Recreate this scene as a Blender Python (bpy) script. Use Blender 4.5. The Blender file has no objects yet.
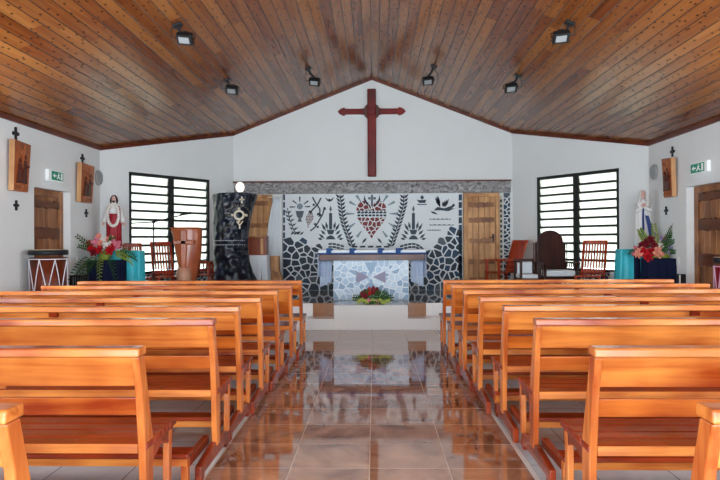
import bpy, bmesh, math, random
from mathutils import Vector, Matrix
random.seed(7)
PI = math.pi
scene = bpy.context.scene
COL = scene.collection

# ------------------------------------------------------------------ camera
F = 662.1; YAW = .0224; ROLL = -.0049; PIT = .0017
CAM = Vector((.044, 0, 1.35))
cy, sy = math.cos(YAW), math.sin(YAW)
right = Vector((cy, sy, 0)); fwd = Vector((-sy, cy, 0)); up = Vector((0, 0, 1))
cp, sp = math.cos(PIT), math.sin(PIT)
fwd, up = fwd * cp + up * sp, -fwd * sp + up * cp
cr, sr = math.cos(ROLL), math.sin(ROLL)
right, up = right * cr + up * sr, -right * sr + up * cr
cam_d = bpy.data.cameras.new('camera'); cam = bpy.data.objects.new('camera', cam_d); COL.objects.link(cam)
M = Matrix((right, up, -fwd)).transposed().to_4x4(); M.translation = CAM
cam.matrix_world = M
cam_d.sensor_width = 36; cam_d.lens = 36 * F / 720; cam_d.clip_start = .05; cam_d.clip_end = 200
scene.camera = cam
# ------------------------------------------------------------------ light
SKY = 6.0
EXPOSURE = 1.5
w = bpy.data.worlds.new('sky'); scene.world = w; w.use_nodes = True
bg = w.node_tree.nodes['Background']; bg.inputs[0].default_value = (.82, .93, 1.0, 1); bg.inputs[1].default_value = SKY
vs = scene.view_settings
vs.view_transform = 'Standard'; vs.look = 'None'; vs.exposure = EXPOSURE; vs.gamma = 1; vs.use_curve_mapping = False
scene.cycles.use_denoising = True
scene.cycles.max_bounces = 10; scene.cycles.diffuse_bounces = 6; scene.cycles.glossy_bounces = 5
scene.cycles.transmission_bounces = 6; scene.cycles.transparent_max_bounces = 12
scene.cycles.sample_clamp_indirect = 6
scene.cycles.caustics_reflective = False; scene.cycles.caustics_refractive = False

def portal(loc, target, sx, sz):
    d = bpy.data.lights.new('window_daylight', 'AREA'); d.shape = 'RECTANGLE'; d.size = sx; d.size_y = sz
    d.cycles.is_portal = True
    o = bpy.data.objects.new('window_daylight', d); COL.objects.link(o); o.location = loc
    o.rotation_euler = (Vector(target) - Vector(loc)).to_track_quat('-Z', 'Z').to_euler()
# ------------------------------------------------------------------ room numbers (metres)
RZ = 4.61; SL = .3925              # ridge height and ceiling slope
X1, Y1 = 2.778, 13.195             # front wall half width, distance
X2, Y2 = 4.394, 10.60              # side walls, start of the splayed walls
YB = -3.2                          # back wall
YS, YP, ZP = 10.04, 10.42, .375    # step, platform edge, platform height
def zc(x): return RZ - SL * abs(x)
# a pixel of the photograph onto a real plane of the room
def ray(u, v): return right * ((u - 360) / F) + up * ((240 - v) / F) + fwd
def at(u, v, Y):
    d = ray(u, v); return CAM + d * (Y / d.y)
def atx(u, v, X):
    d = ray(u, v); return CAM + d * ((X - CAM.x) / d.x)
def atc(u, v):
    d = ray(u, v); s = -1 if d.x < 0 else 1
    return CAM + d * ((RZ - CAM.z - SL * s * CAM.x) / (d.z + SL * s * d.x))

# ------------------------------------------------------------------ materials
def N(nt, typ, **kw):
    n = nt.nodes.new(typ)
    for k, v in kw.items():
        if k.startswith('i_'):
            key = k[2:]; key = int(key) if key.isdigit() else key.replace('_', ' ')
            n.inputs[key].default_value = v
        else: setattr(n, k, v)
    return n
def newmat(name):
    m = bpy.data.materials.new(name); m.use_nodes = True
    nt = m.node_tree; return m, nt, nt.nodes['Principled BSDF']
def rgba(c): return (c[0], c[1], c[2], 1)
def plain(name, col, rough=.5, metal=0, coat=0, var=.12, scale=14, bump=0, spec=.2):
    """a paint-like surface with a slight procedural mottling"""
    m, nt, b = newmat(name)
    tc = N(nt, 'ShaderNodeTexCoord'); no = N(nt, 'ShaderNodeTexNoise', i_Scale=scale, i_Detail=4)
    nt.links.new(tc.outputs['Object'], no.inputs['Vector'])
    mx = N(nt, 'ShaderNodeMix', data_type='RGBA')
    mx.inputs['A'].default_value = rgba([c * (1 - var) for c in col]); mx.inputs['B'].default_value = rgba([min(1, c * (1 + var)) for c in col])
    nt.links.new(no.outputs['Fac'], mx.inputs['Factor']); nt.links.new(mx.outputs['Result'], b.inputs['Base Color'])
    b.inputs['Roughness'].default_value = rough; b.inputs['Metallic'].default_value = metal
    b.inputs['Coat Weight'].default_value = coat; b.inputs['Specular IOR Level'].default_value = spec
    if bump:
        bp = N(nt, 'ShaderNodeBump', i_Strength=bump, i_Distance=.01)
        nt.links.new(no.outputs['Fac'], bp.inputs['Height']); nt.links.new(bp.outputs['Normal'], b.inputs['Normal'])
    return m
def wood(name, dark, light, axis='X', rough=.3, coat=.4, scale=1.0, bump=.08, knots=False):
    m, nt, b = newmat(name); L = nt.links
    tc = N(nt, 'ShaderNodeTexCoord'); oi = N(nt, 'ShaderNodeObjectInfo')
    add = N(nt, 'ShaderNodeVectorMath', operation='MULTIPLY_ADD'); add.inputs[1].default_value = (1, 1, 1)
    cmb = N(nt, 'ShaderNodeVectorMath', operation='SCALE'); cmb.inputs[0].default_value = (13, 7, 5)
    L.new(oi.outputs['Random'], cmb.inputs['Scale'])
    L.new(tc.outputs['Object'], add.inputs[0]); L.new(cmb.outputs[0], add.inputs[2])
    mp = N(nt, 'ShaderNodeMapping')
    s = {'X': (.9, 14, 14), 'Y': (14, .9, 14), 'Z': (14, 14, .9)}[axis]
    mp.inputs['Scale'].default_value = [k * scale for k in s]
    L.new(add.outputs[0], mp.inputs['Vector'])
    n1 = N(nt, 'ShaderNodeTexNoise', i_Scale=1.0, i_Detail=6, i_Roughness=.6, i_Distortion=.6)
    L.new(mp.outputs[0], n1.inputs['Vector'])
    n2 = N(nt, 'ShaderNodeTexNoise', i_Scale=2.2, i_Detail=2)
    L.new(add.outputs[0], n2.inputs['Vector'])
    mth = N(nt, 'ShaderNodeMath', operation='MULTIPLY_ADD'); mth.inputs[1].default_value = .75
    L.new(n2.outputs['Fac'], mth.inputs[0]); 
    m2 = N(nt, 'ShaderNodeMath', operation='MULTIPLY_ADD'); m2.inputs[1].default_value = .65; m2.inputs[2].default_value = -.20
    L.new(n1.outputs['Fac'], m2.inputs[0]); L.new(m2.outputs[0], mth.inputs[2])
    cr_ = N(nt, 'ShaderNodeValToRGB'); cr_.color_ramp.elements[0].position = .3; cr_.color_ramp.elements[1].position = .68
    cr_.color_ramp.elements[0].color = rgba(dark); cr_.color_ramp.elements[1].color = rgba(light)
    L.new(mth.outputs[0], cr_.inputs[0]); L.new(cr_.outputs[0], b.inputs['Base Color'])
    b.inputs['Roughness'].default_value = rough; b.inputs['Coat Weight'].default_value = coat * .5; b.inputs['Coat Roughness'].default_value = .12; b.inputs['Specular IOR Level'].default_value = .22
    bp = N(nt, 'ShaderNodeBump', i_Strength=bump, i_Distance=.004)
    L.new(n1.outputs['Fac'], bp.inputs['Height']); L.new(bp.outputs['Normal'], b.inputs['Normal'])
    return m

M_wall = plain('white_plaster', (.76, .79, .79), .75, var=.025, scale=3, bump=.03)
M_trimwood = wood('dark_red_trim', (.06, .012, .006), (.16, .035, .015), 'Y', .4, .2)
M_pew = wood('varnished_orange_wood', (.26, .028, .003), (.76, .27, .055), 'X', .25, .6, 1.0)
M_pews = wood('varnished_amber_wood', (.24, .026, .003), (.66, .18, .025), 'X', .25, .5, 1.0)
M_pewz = wood('varnished_orange_wood_upright', (.30, .040, .006), (.72, .24, .055), 'Z', .25, .6, 1.0)
M_pewd = wood('varnished_wood_shaded', (.13, .010, .003), (.34, .040, .008), 'X', .2, .4, 1.0)  # same pew wood, dark ceiling reflection on the seats put into a redder colour
M_pewdy = wood('varnished_wood_shaded_side', (.10, .011, .004), (.32, .045, .011), 'Y', .24, .5, 1.0)  # pew wood for the end pieces, aisle-side shade painted in as darker red
M_redwood = wood('red_varnished_wood', (.22, .02, .008), (.48, .06, .02), 'Z', .25, .5)
M_crosswood = wood('deep_red_cross_wood', (.07, .002, .002), (.21, .006, .005), 'Z', .4, .1)
M_lectern = wood('carved_reddish_trunk_wood', (.26, .055, .02), (.52, .14, .055), 'Z', .25, .5, .5)
M_door = wood('honey_door_wood', (.30, .12, .04), (.72, .40, .18), 'Z', .45, .2, .8)
M_doord = wood('dark_carved_door_wood', (.07, .022, .01), (.18, .06, .025), 'X', .4, .2)
M_doorm = wood('mid_brown_door_wood', (.12, .038, .012), (.42, .18, .07), 'Z', .4, .3, .8)
M_plaque = wood('carved_plaque_wood', (.14, .028, .008), (.46, .13, .035), 'Z', .4, .2, .8, .5)
M_plaquedk = wood('dark_relief_wood', (.03, .007, .004), (.11, .018, .008), 'Z', .4, .2)
M_plaquelt = wood('pale_plaque_edge_wood', (.36, .17, .07), (.62, .34, .16), 'Z', .5, .1)
M_blackmetal = plain('black_metal', (.010, .010, .011), .5, .0, spec=.3)
M_frame = plain('black_window_frame', (.022, .024, .024), .45)
M_throne = wood('dark_brown_chair_wood', (.012, .004, .003), (.06, .014, .009), 'Z', .4, .1)
M_whitepl = plain('white_plastic', (.78, .80, .80), .35, var=.03)
M_grayglass = plain('lamp_glass', (.30, .32, .33), .12, var=.04)
M_cloth_w = plain('white_cloth', (.72, .77, .82), .85, var=.06, bump=.1)
M_cushion = plain('pale_blue_cushion', (.78, .84, .90), .8, var=.05)
M_teal = plain('teal_satin', (.05, .50, .60), .35, var=.3, scale=6)
M_navy = plain('navy_velvet', (.004, .008, .035), .8, spec=.2, var=.4, scale=8)
M_bluecloth = plain('blue_patterned_cloth', (.02, .07, .22), .7, var=.7, scale=30)
M_palecloth = plain('pale_lilac_cloth', (.50, .58, .74), .8, var=.25, scale=20)
M_rope = plain('white_rope', (.68, .68, .74), .7, var=.1)
M_skin = plain('drum_skin', (.45, .34, .22), .6)
M_drum = wood('drum_wood', (.03, .006, .003), (.17, .030, .009), 'Z', .3, .1, .6)
M_blackband = plain('black_band', (.01, .012, .015), .45)
M_cream = plain('cream_inlay', (.62, .56, .44), .4, var=.15)
M_statwhite = plain('white_statue_paint', (.74, .74, .73), .5, var=.04)
M_statred = plain('crimson_statue_paint', (.30, .008, .018), .45, var=.2)
M_statblue = plain('navy_statue_paint', (.01, .03, .16), .45, var=.2)
M_flesh = plain('painted_skin', (.66, .42, .36), .5, var=.08)
M_hair = plain('painted_dark_hair', (.02, .012, .01), .5)
M_green = plain('palm_green', (.022, .075, .012), .5, var=.5, scale=30)
M_ltgreen = plain('light_leaf_green', (.22, .29, .045), .5, var=.4, scale=30)
M_yelgreen = plain('yellow_green_leaf', (.38, .46, .10), .5, var=.4, scale=30)
M_flred = plain('red_petal', (.42, .004, .012), .5, var=.3, scale=40)
M_flpink = plain('pink_petal', (.72, .22, .30), .5, var=.3, scale=40)
M_flsal = plain('salmon_petal', (.80, .30, .22), .5, var=.3, scale=40)
M_flwhite = plain('white_petal', (.75, .70, .66), .5, var=.1, scale=40)
M_flmar = plain('maroon_petal', (.15, .004, .014), .5, var=.3, scale=40)
M_flviol = plain('violet_petal', (.30, .22, .42), .5, var=.3, scale=40)
M_exting = plain('red_drum_paint', (.16, .008, .018), .3)
def glow(m, e):
    b = m.node_tree.nodes['Principled BSDF']; c = m.node_tree.nodes['Mix'].outputs['Result'] if 'Mix' in m.node_tree.nodes else None
    if c: m.node_tree.links.new(c, b.inputs['Emission Color'])
    b.inputs['Emission Strength'].default_value = e
    return m
M_signwhite = glow(plain('sign_white', (.8, .84, .84), .4, var=.02), .04)
M_signgreen = plain('sign_green', (.0, .28, .16), .4, var=.05)
M_slab = wood('altar_slab_wood', (.03, .010, .007), (.15, .050, .03), 'X', .4, .3)
M_black_trunk = None

def mat_trunk():
    m, nt, b = newmat('glossy_black_carved_trunk'); L = nt.links
    tc = N(nt, 'ShaderNodeTexCoord'); n = N(nt, 'ShaderNodeTexNoise', i_Scale=5.5, i_Detail=5, i_Roughness=.6, i_Distortion=1.2)
    L.new(tc.outputs['Object'], n.inputs['Vector'])
    cr_ = N(nt, 'ShaderNodeValToRGB'); e = cr_.color_ramp.elements
    e[0].position = .45; e[0].color = (.003, .004, .008, 1); e[1].position = .62; e[1].color = (.012, .020, .042, 1)  # bluish stop paints the blue highlights into the base colour
    k = cr_.color_ramp.elements.new(.72); k.color = (.07, .07, .06, 1)
    L.new(n.outputs['Fac'], cr_.inputs[0]); L.new(cr_.outputs[0], b.inputs['Base Color'])
    b.inputs['Roughness'].default_value = .30; b.inputs['Specular IOR Level'].default_value = .35
    v = N(nt, 'ShaderNodeTexVoronoi', i_Scale=9.0, feature='SMOOTH_F1'); L.new(tc.outputs['Object'], v.inputs['Vector'])
    bp = N(nt, 'ShaderNodeBump', i_Strength=1.0, i_Distance=.07); L.new(v.outputs['Distance'], bp.inputs['Height']); L.new(bp.outputs['Normal'], b.inputs['Normal'])
    return m
M_black_trunk = mat_trunk()

def mat_ceiling():
    m, nt, b = newmat('varnished_ceiling_boards'); L = nt.links
    tc = N(nt, 'ShaderNodeTexCoord'); sx = N(nt, 'ShaderNodeSeparateXYZ'); L.new(tc.outputs['Object'], sx.inputs[0])
    W = .128
    dv = N(nt, 'ShaderNodeMath', operation='DIVIDE'); L.new(sx.outputs[0], dv.inputs[0]); dv.inputs[1].default_value = W
    fl = N(nt, 'ShaderNodeMath', operation='FLOOR'); L.new(dv.outputs[0], fl.inputs[0])
    fr = N(nt, 'ShaderNodeMath', operation='FRACT'); L.new(dv.outputs[0], fr.inputs[0])
    wn = N(nt, 'ShaderNodeTexWhiteNoise', noise_dimensions='1D'); L.new(fl.outputs[0], wn.inputs['W'])
    yo = N(nt, 'ShaderNodeMath', operation='MULTIPLY_ADD'); L.new(wn.outputs['Value'], yo.inputs[0]); yo.inputs[1].default_value = 7.3; L.new(sx.outputs[1], yo.inputs[2])
    yd = N(nt, 'ShaderNodeMath', operation='DIVIDE'); L.new(yo.outputs[0], yd.inputs[0]); yd.inputs[1].default_value = 3.6
    yf = N(nt, 'ShaderNodeMath', operation='FLOOR'); L.new(yd.outputs[0], yf.inputs[0])
    cmb = N(nt, 'ShaderNodeCombineXYZ'); L.new(fl.outputs[0], cmb.inputs[0]); L.new(yf.outputs[0], cmb.inputs[1])
    w2 = N(nt, 'ShaderNodeTexWhiteNoise', noise_dimensions='2D'); L.new(cmb.outputs[0], w2.inputs['Vector'])
    # grain
    mp = N(nt, 'ShaderNodeMapping'); mp.inputs['Scale'].default_value = (22, .9, 1); 
    ad = N(nt, 'ShaderNodeVectorMath', operation='ADD'); L.new(tc.outputs['Object'], ad.inputs[0]); L.new(w2.outputs['Color'], ad.inputs[1])
    L.new(ad.outputs[0], mp.inputs[0])
    g = N(nt, 'ShaderNodeTexNoise', i_Scale=1.0, i_Detail=5, i_Distortion=.8); L.new(mp.outputs[0], g.inputs['Vector'])
    # board tone
    cr_ = N(nt, 'ShaderNodeValToRGB'); e = cr_.color_ramp.elements
    e[0].position = 0; e[0].color = (.050, .010, .003, 1); e[1].position = 1; e[1].color = (.38, .155, .042, 1)
    k = cr_.color_ramp.elements.new(.25); k.color = (.155, .036, .007, 1)
    k = cr_.color_ramp.elements.new(.6); k.color = (.26, .086, .019, 1)
    mm = N(nt, 'ShaderNodeMath', operation='MULTIPLY_ADD'); L.new(g.outputs['Fac'], mm.inputs[0]); mm.inputs[1].default_value = .75
    m3 = N(nt, 'ShaderNodeMath', operation='MULTIPLY_ADD'); L.new(w2.outputs['Value'], m3.inputs[0]); m3.inputs[1].default_value = .50; m3.inputs[2].default_value = -.12
    L.new(m3.outputs[0], mm.inputs[2]); L.new(mm.outputs[0], cr_.inputs[0])
    # knots
    mk = N(nt, 'ShaderNodeMapping'); mk.inputs['Scale'].default_value = (13, 6.0, 0)
    L.new(tc.outputs['Object'], mk.inputs[0])
    vo = N(nt, 'ShaderNodeTexVoronoi', i_Scale=1.0, voronoi_dimensions='2D'); L.new(mk.outputs[0], vo.inputs['Vector'])
    kr = N(nt, 'ShaderNodeMapRange'); kr.inputs['From Min'].default_value = .05; kr.inputs['From Max'].default_value = .17; L.new(vo.outputs['Distance'], kr.inputs['Value'])
    sel = N(nt, 'ShaderNodeSeparateColor'); L.new(vo.outputs['Color'], sel.inputs[0])
    gt = N(nt, 'ShaderNodeMath', operation='GREATER_THAN'); L.new(sel.outputs[0], gt.inputs[0]); gt.inputs[1].default_value = .78
    km = N(nt, 'ShaderNodeMath', operation='MAXIMUM'); L.new(kr.outputs[0], km.inputs[0]); L.new(gt.outputs[0], km.inputs[1])
    kc = N(nt, 'ShaderNodeMix', data_type='RGBA'); kc.inputs['A'].default_value = (.035, .008, .003, 1)
    L.new(km.outputs[0], kc.inputs['Factor']); L.new(cr_.outputs[0], kc.inputs['B'])
    # grooves
    ab = N(nt, 'ShaderNodeMath', operation='SUBTRACT'); L.new(fr.outputs[0], ab.inputs[0]); ab.inputs[1].default_value = .5
    a2 = N(nt, 'ShaderNodeMath', operation='ABSOLUTE'); L.new(ab.outputs[0], a2.inputs[0])
    gr = N(nt, 'ShaderNodeMapRange'); gr.inputs['From Min'].default_value = .45; gr.inputs['From Max'].default_value = .49
    gr.inputs['To Min'].default_value = 1; gr.inputs['To Max'].default_value = 0; L.new(a2.outputs[0], gr.inputs['Value'])
    gc = N(nt, 'ShaderNodeMix', data_type='RGBA'); gc.inputs['A'].default_value = (.02, .007, .004, 1)
    L.new(gr.outputs[0], gc.inputs['Factor']); L.new(kc.outputs['Result'], gc.inputs['B'])
    L.new(gc.outputs['Result'], b.inputs['Base Color'])
    b.inputs['Roughness'].default_value = .20; b.inputs['Specular IOR Level'].default_value = .28
    # bump: groove plus slightly cupped boards
    hs = N(nt, 'ShaderNodeMath', operation='MULTIPLY_ADD'); L.new(g.outputs['Fac'], hs.inputs[0]); hs.inputs[1].default_value = .05; L.new(gr.outputs[0], hs.inputs[2])
    bp = N(nt, 'ShaderNodeBump', i_Strength=.4, i_Distance=.006); L.new(hs.outputs[0], bp.inputs['Height'])
    L.new(bp.outputs['Normal'], b.inputs['Normal'])
    return m
M_ceil = mat_ceiling()

def mat_tile(name, T, ox, oy, c1, c2, grout, rough, gw=.012, nscale=1.6, spec=.5, rot=0):
    m, nt, b = newmat(name); L = nt.links
    tc = N(nt, 'ShaderNodeTexCoord'); mp = N(nt, 'ShaderNodeMapping', vector_type='TEXTURE')
    mp.inputs['Location'].default_value = (ox, oy, 0); mp.inputs['Scale'].default_value = (T, T, 1); mp.inputs['Rotation'].default_value = (0, 0, rot)
    L.new(tc.outputs['Object'], mp.inputs[0])
    fr = N(nt, 'ShaderNodeVectorMath', operation='FRACTION'); L.new(mp.outputs[0], fr.inputs[0])
    fl = N(nt, 'ShaderNodeVectorMath', operation='FLOOR'); L.new(mp.outputs[0], fl.inputs[0])
    sb = N(nt, 'ShaderNodeVectorMath', operation='SUBTRACT'); L.new(fr.outputs[0], sb.inputs[0]); sb.inputs[1].default_value = (.5, .5, .5)
    a = N(nt, 'ShaderNodeVectorMath', operation='ABSOLUTE'); L.new(sb.outputs[0], a.inputs[0])
    s = N(nt, 'ShaderNodeSeparateXYZ'); L.new(a.outputs[0], s.inputs[0])
    mx = N(nt, 'ShaderNodeMath', operation='MAXIMUM'); L.new(s.outputs[0], mx.inputs[0]); L.new(s.outputs[1], mx.inputs[1])
    gm = N(nt, 'ShaderNodeMath', operation='GREATER_THAN'); L.new(mx.outputs[0], gm.inputs[0]); gm.inputs[1].default_value = .5 - gw
    wn = N(nt, 'ShaderNodeTexWhiteNoise', noise_dimensions='2D'); L.new(fl.outputs[0], wn.inputs['Vector'])
    sc_ = N(nt, 'ShaderNodeVectorMath', operation='MULTIPLY_ADD'); L.new(wn.outputs['Color'], sc_.inputs[0]); sc_.inputs[1].default_value = (9, 9, 9); L.new(tc.outputs['Object'], sc_.inputs[2])
    no = N(nt, 'ShaderNodeTexNoise', i_Scale=nscale, i_Detail=7, i_Roughness=.62, i_Distortion=1.4); L.new(sc_.outputs[0], no.inputs['Vector'])
    cr_ = N(nt, 'ShaderNodeValToRGB'); e = cr_.color_ramp.elements
    e[0].position = .35; e[0].color = rgba(c1); e[1].position = .68; e[1].color = rgba(c2)
    L.new(no.outputs['Fac'], cr_.inputs[0])
    mix = N(nt, 'ShaderNodeMix', data_type='RGBA'); L.new(gm.outputs[0], mix.inputs['Factor']); L.new(cr_.outputs[0], mix.inputs['A']); mix.inputs['B'].default_value = rgba(grout)
    L.new(mix.outputs['Result'], b.inputs['Base Color'])
    rr = N(nt, 'ShaderNodeMapRange'); rr.inputs['To Min'].default_value = rough; rr.inputs['To Max'].default_value = .6; L.new(gm.outputs[0], rr.inputs['Value']); L.new(rr.outputs[0], b.inputs['Roughness'])
    b.inputs['Specular IOR Level'].default_value = spec
    if spec > .6: b.inputs['Coat Weight'].default_value = .25; b.inputs['Coat Roughness'].default_value = .04
    n2 = N(nt, 'ShaderNodeTexNoise', i_Scale=3.0, i_Detail=2); L.new(tc.outputs['Object'], n2.inputs['Vector'])
    bp = N(nt, 'ShaderNodeBump', i_Strength=.015, i_Distance=.02); L.new(n2.outputs['Fac'], bp.inputs['Height']); L.new(bp.outputs['Normal'], b.inputs['Normal'])
    return m
T = .4695
M_aisle = mat_tile('brown_marble_tile', T, .0054, YS, (.21, .088, .046), (.52, .30, .185), (.60, .50, .42), .05, .007, 2.2, .75)
M_side = mat_tile('grey_floor_tile', .45, 1.3, 4.0, (.44, .47, .50), (.55, .58, .61), (.14, .13, .13), .12, .010, 1.6, .5)
M_strip = plain('pale_kerb_strip', (.62, .62, .60), .3, var=.06)
M_plat = mat_tile('dark_polished_tile', T, 0, YP, (.10, .09, .09), (.18, .17, .165), (.30, .28, .27), .05, .008, 2.5, .8)
M_riser = mat_tile('white_riser_tile', T, .0054, YS, (.76, .77, .77), (.84, .84, .84), (.66, .66, .65), .12, .006, 2.0)
M_brownriser = plain('brown_riser_tile', (.32, .155, .08), .2, var=.3, scale=8)
M_frieze = None
def mat_frieze():
    m, nt, b = newmat('grey_slate_frieze'); L = nt.links
    tc = N(nt, 'ShaderNodeTexCoord'); mp = N(nt, 'ShaderNodeMapping'); mp.inputs['Scale'].default_value = (4.5, 4.5, 7)
    L.new(tc.outputs['Object'], mp.inputs[0])
    n = N(nt, 'ShaderNodeTexNoise', i_Scale=1.6, i_Detail=6, i_Distortion=1.8); L.new(mp.outputs[0], n.inputs['Vector'])
    cr_ = N(nt, 'ShaderNodeValToRGB'); e = cr_.color_ramp.elements
    e[0].position = .3; e[0].color = (.07, .07, .075, 1); e[1].position = .7; e[1].color = (.46, .46, .48, 1)
    k = cr_.color_ramp.elements.new(.5); k.color = (.26, .25, .25, 1)
    L.new(n.outputs['Fac'], cr_.inputs[0]); L.new(cr_.outputs[0], b.inputs['Base Color']); b.inputs['Roughness'].default_value = .5; b.inputs['Specular IOR Level'].default_value = .25
    bp = N(nt, 'ShaderNodeBump', i_Strength=.5, i_Distance=.02); L.new(n.outputs['Fac'], bp.inputs['Height']); L.new(bp.outputs['Normal'], b.inputs['Normal'])
    return m
M_frieze = mat_frieze()
def mat_pane():
    m, nt, b = newmat('frosted_louvre_glass'); L = nt.links
    out = nt.nodes['Material Output']
    tr = N(nt, 'ShaderNodeBsdfTranslucent'); tr.inputs[0].default_value = (.55, .55, .50, 1)
    tp = N(nt, 'ShaderNodeBsdfTransparent'); tp.inputs[0].default_value = (.33, .33, .30, 1)
    gl = N(nt, 'ShaderNodeBsdfGlossy', i_Roughness=.15); gl.inputs[0].default_value = (.8, .8, .8, 1)
    m1 = N(nt, 'ShaderNodeMixShader'); m1.inputs[0].default_value = .55; L.new(tr.outputs[0], m1.inputs[1]); L.new(tp.outputs[0], m1.inputs[2])
    m2 = N(nt, 'ShaderNodeMixShader'); m2.inputs[0].default_value = .05; L.new(m1.outputs[0], m2.inputs[1]); L.new(gl.outputs[0], m2.inputs[2])
    L.new(m2.outputs[0], out.inputs[0]); return m
M_pane = mat_pane()
def flatmat(name, c, rough=.4):
    return plain(name, c, rough, var=.1, scale=40)
MOS = [flatmat('navy_shard', (.008, .022, .045), .4), flatmat('slate_shard', (.014, .035, .055), .4), flatmat('blue_shard', (.012, .045, .10), .4),
       flatmat('grey_shard', (.09, .115, .14), .5), flatmat('dark_red_shard', (.17, .010, .010), .4), flatmat('grey_blue_ray', (.20, .27, .32), .4),
       flatmat('brown_grape', (.13, .022, .016), .4)]
M_grout = plain('white_mosaic_ground', (.74, .79, .82), .5, var=.03)

# ------------------------------------------------------------------ mesh helpers
class MB:
    def __init__(s): s.bm = bmesh.new(); s.mi = 0
    def _done(s, faces):
        for f in faces: f.material_index = s.mi
    def box(s, x0, x1, y0, y1, z0, z1, M_=None):
        vs_ = [s.bm.verts.new(Vector(p)) for p in ((x0, y0, z0), (x1, y0, z0), (x1, y1, z0), (x0, y1, z0), (x0, y0, z1), (x1, y0, z1), (x1, y1, z1), (x0, y1, z1))]
        if M_ is not None:
            for v in vs_: v.co = M_ @ v.co
        fs = [s.bm.faces.new([vs_[i] for i in q]) for q in ((0, 3, 2, 1), (4, 5, 6, 7), (0, 1, 5, 4), (1, 2, 6, 5), (2, 3, 7, 6), (3, 0, 4, 7))]
        s._done(fs); return s
    def prism(s, pts, a, b, axis='x', M_=None):
        """polygon pts in the two other axes, extruded from a to b along axis"""
        def mk(p, t):
            q = {'x': (t, p[0], p[1]), 'y': (p[0], t, p[1]), 'z': (p[0], p[1], t)}[axis]; q = Vector(q)
            return s.bm.verts.new(M_ @ q if M_ is not None else q)
        A = [mk(p, a) for p in pts]; B = [mk(p, b) for p in pts]; n = len(pts)
        fs = [s.bm.faces.new(A), s.bm.faces.new(B[::-1])] + [s.bm.faces.new((A[i], B[i], B[(i + 1) % n], A[(i + 1) % n])) for i in range(n)]
        s._done(fs); return s
    def tube(s, pts, r, n=8, cap=True, closed=False):
        pts = [Vector(p) for p in pts]; rr = r if isinstance(r, (list, tuple)) else [r] * len(pts)
        rings = []; prev = None
        for i, p in enumerate(pts):
            if closed: d = pts[(i + 1) % len(pts)] - pts[i - 1]
            else: d = pts[min(i + 1, len(pts) - 1)] - pts[max(i - 1, 0)]
            d.normalize()
            if prev is None:
                a = d.orthogonal().normalized()
            else:
                a = (prev - d * prev.dot(d)).normalized()
            prev = a; b = d.cross(a)
            rings.append([s.bm.verts.new(p + (a * math.cos(2 * PI * k / n) + b * math.sin(2 * PI * k / n)) * rr[i]) for k in range(n)])
        fs = []
        m = len(rings)
        for i in range(m if closed else m - 1):
            A, B = rings[i], rings[(i + 1) % m]
            for k in range(n): fs.append(s.bm.faces.new((A[k], A[(k + 1) % n], B[(k + 1) % n], B[k])))
        if cap and not closed: fs += [s.bm.faces.new(rings[0][::-1]), s.bm.faces.new(rings[-1])]
        s._done(fs); return s
    def rings(s, rl, cap=True):
        """loft through closed rings of points"""
        R = [[s.bm.verts.new(Vector(p)) for p in r] for r in rl]; n = len(R[0]); fs = []
        for A, B in zip(R, R[1:]):
            for k in range(n): fs.append(s.bm.faces.new((A[k], A[(k + 1) % n], B[(k + 1) % n], B[k])))
        if cap: fs += [s.bm.faces.new(R[0][::-1]), s.bm.faces.new(R[-1])]
        s._done(fs); return s
    def lathe(s, prof, n=24, cx=0, cy=0, sx=1, sy=1, fn=None):
        rl = []
        for r, z in prof:
            ring = []
            for k in range(n):
                a = 2 * PI * k / n; q = r * (fn(a, z) if fn else 1)
                ring.append((cx + q * sx * math.cos(a), cy + q * sy * math.sin(a), z))
            rl.append(ring)
        return s.rings(rl)
    def ball(s, c, rx, ry=None, rz=None, n=12, m=8, M_=None):
        ry = ry or rx; rz = rz or rx; c = Vector(c); rl = []
        for j in range(1, m):
            t = -PI / 2 + PI * j / m; ring = []
            for k in range(n):
                a = 2 * PI * k / n; p = Vector((rx * math.cos(t) * math.cos(a), ry * math.cos(t) * math.sin(a), rz * math.sin(t)))
                ring.append(c + (M_ @ p if M_ is not None else p))
            rl.append(ring)
        return s.rings(rl)
    def build(s, name, mats, parent=None, smooth=False, bevel=0, loc=None, seg=2):
        bmesh.ops.recalc_face_normals(s.bm, faces=s.bm.faces)
        me = bpy.data.meshes.new(name); s.bm.to_mesh(me); s.bm.free()
        for m_ in (mats if isinstance(mats, (list, tuple)) else [mats]): me.materials.append(m_)
        if smooth:
            for p in me.polygons: p.use_smooth = True
        o = bpy.data.objects.new(name, me); COL.objects.link(o)
        if parent is not None: o.parent = parent
        if loc is not None: o.location = loc
        if bevel:
            b = o.modifiers.new('bevel', 'BEVEL'); b.width = bevel; b.segments = seg; b.limit_method = 'ANGLE'
        return o
def tag(o, label=None, cat=None, group=None, kind=None):
    if label: o['label'] = label
    if cat: o['category'] = cat
    if group: o['group'] = group
    if kind: o['kind'] = kind
    return o
def thing(name, label, cat, loc=(0, 0, 0), rz=0, group=None):
    o = bpy.data.objects.new(name, None); COL.objects.link(o); o.location = loc; o.rotation_euler = (0, 0, rz)
    return tag(o, label, cat, group)
def struct(o): o['kind'] = 'structure'; return o
def dup(root, loc, rz=0, label=None):
    r = root.copy(); COL.objects.link(r); r.location = loc; r.rotation_euler = (0, 0, rz)
    if label: r['label'] = label
    for ch in list(root.children):
        c = ch.copy(); COL.objects.link(c); c.parent = r
        for g in list(ch.children):
            d = g.copy(); COL.objects.link(d); d.parent = c
    return r

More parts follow.
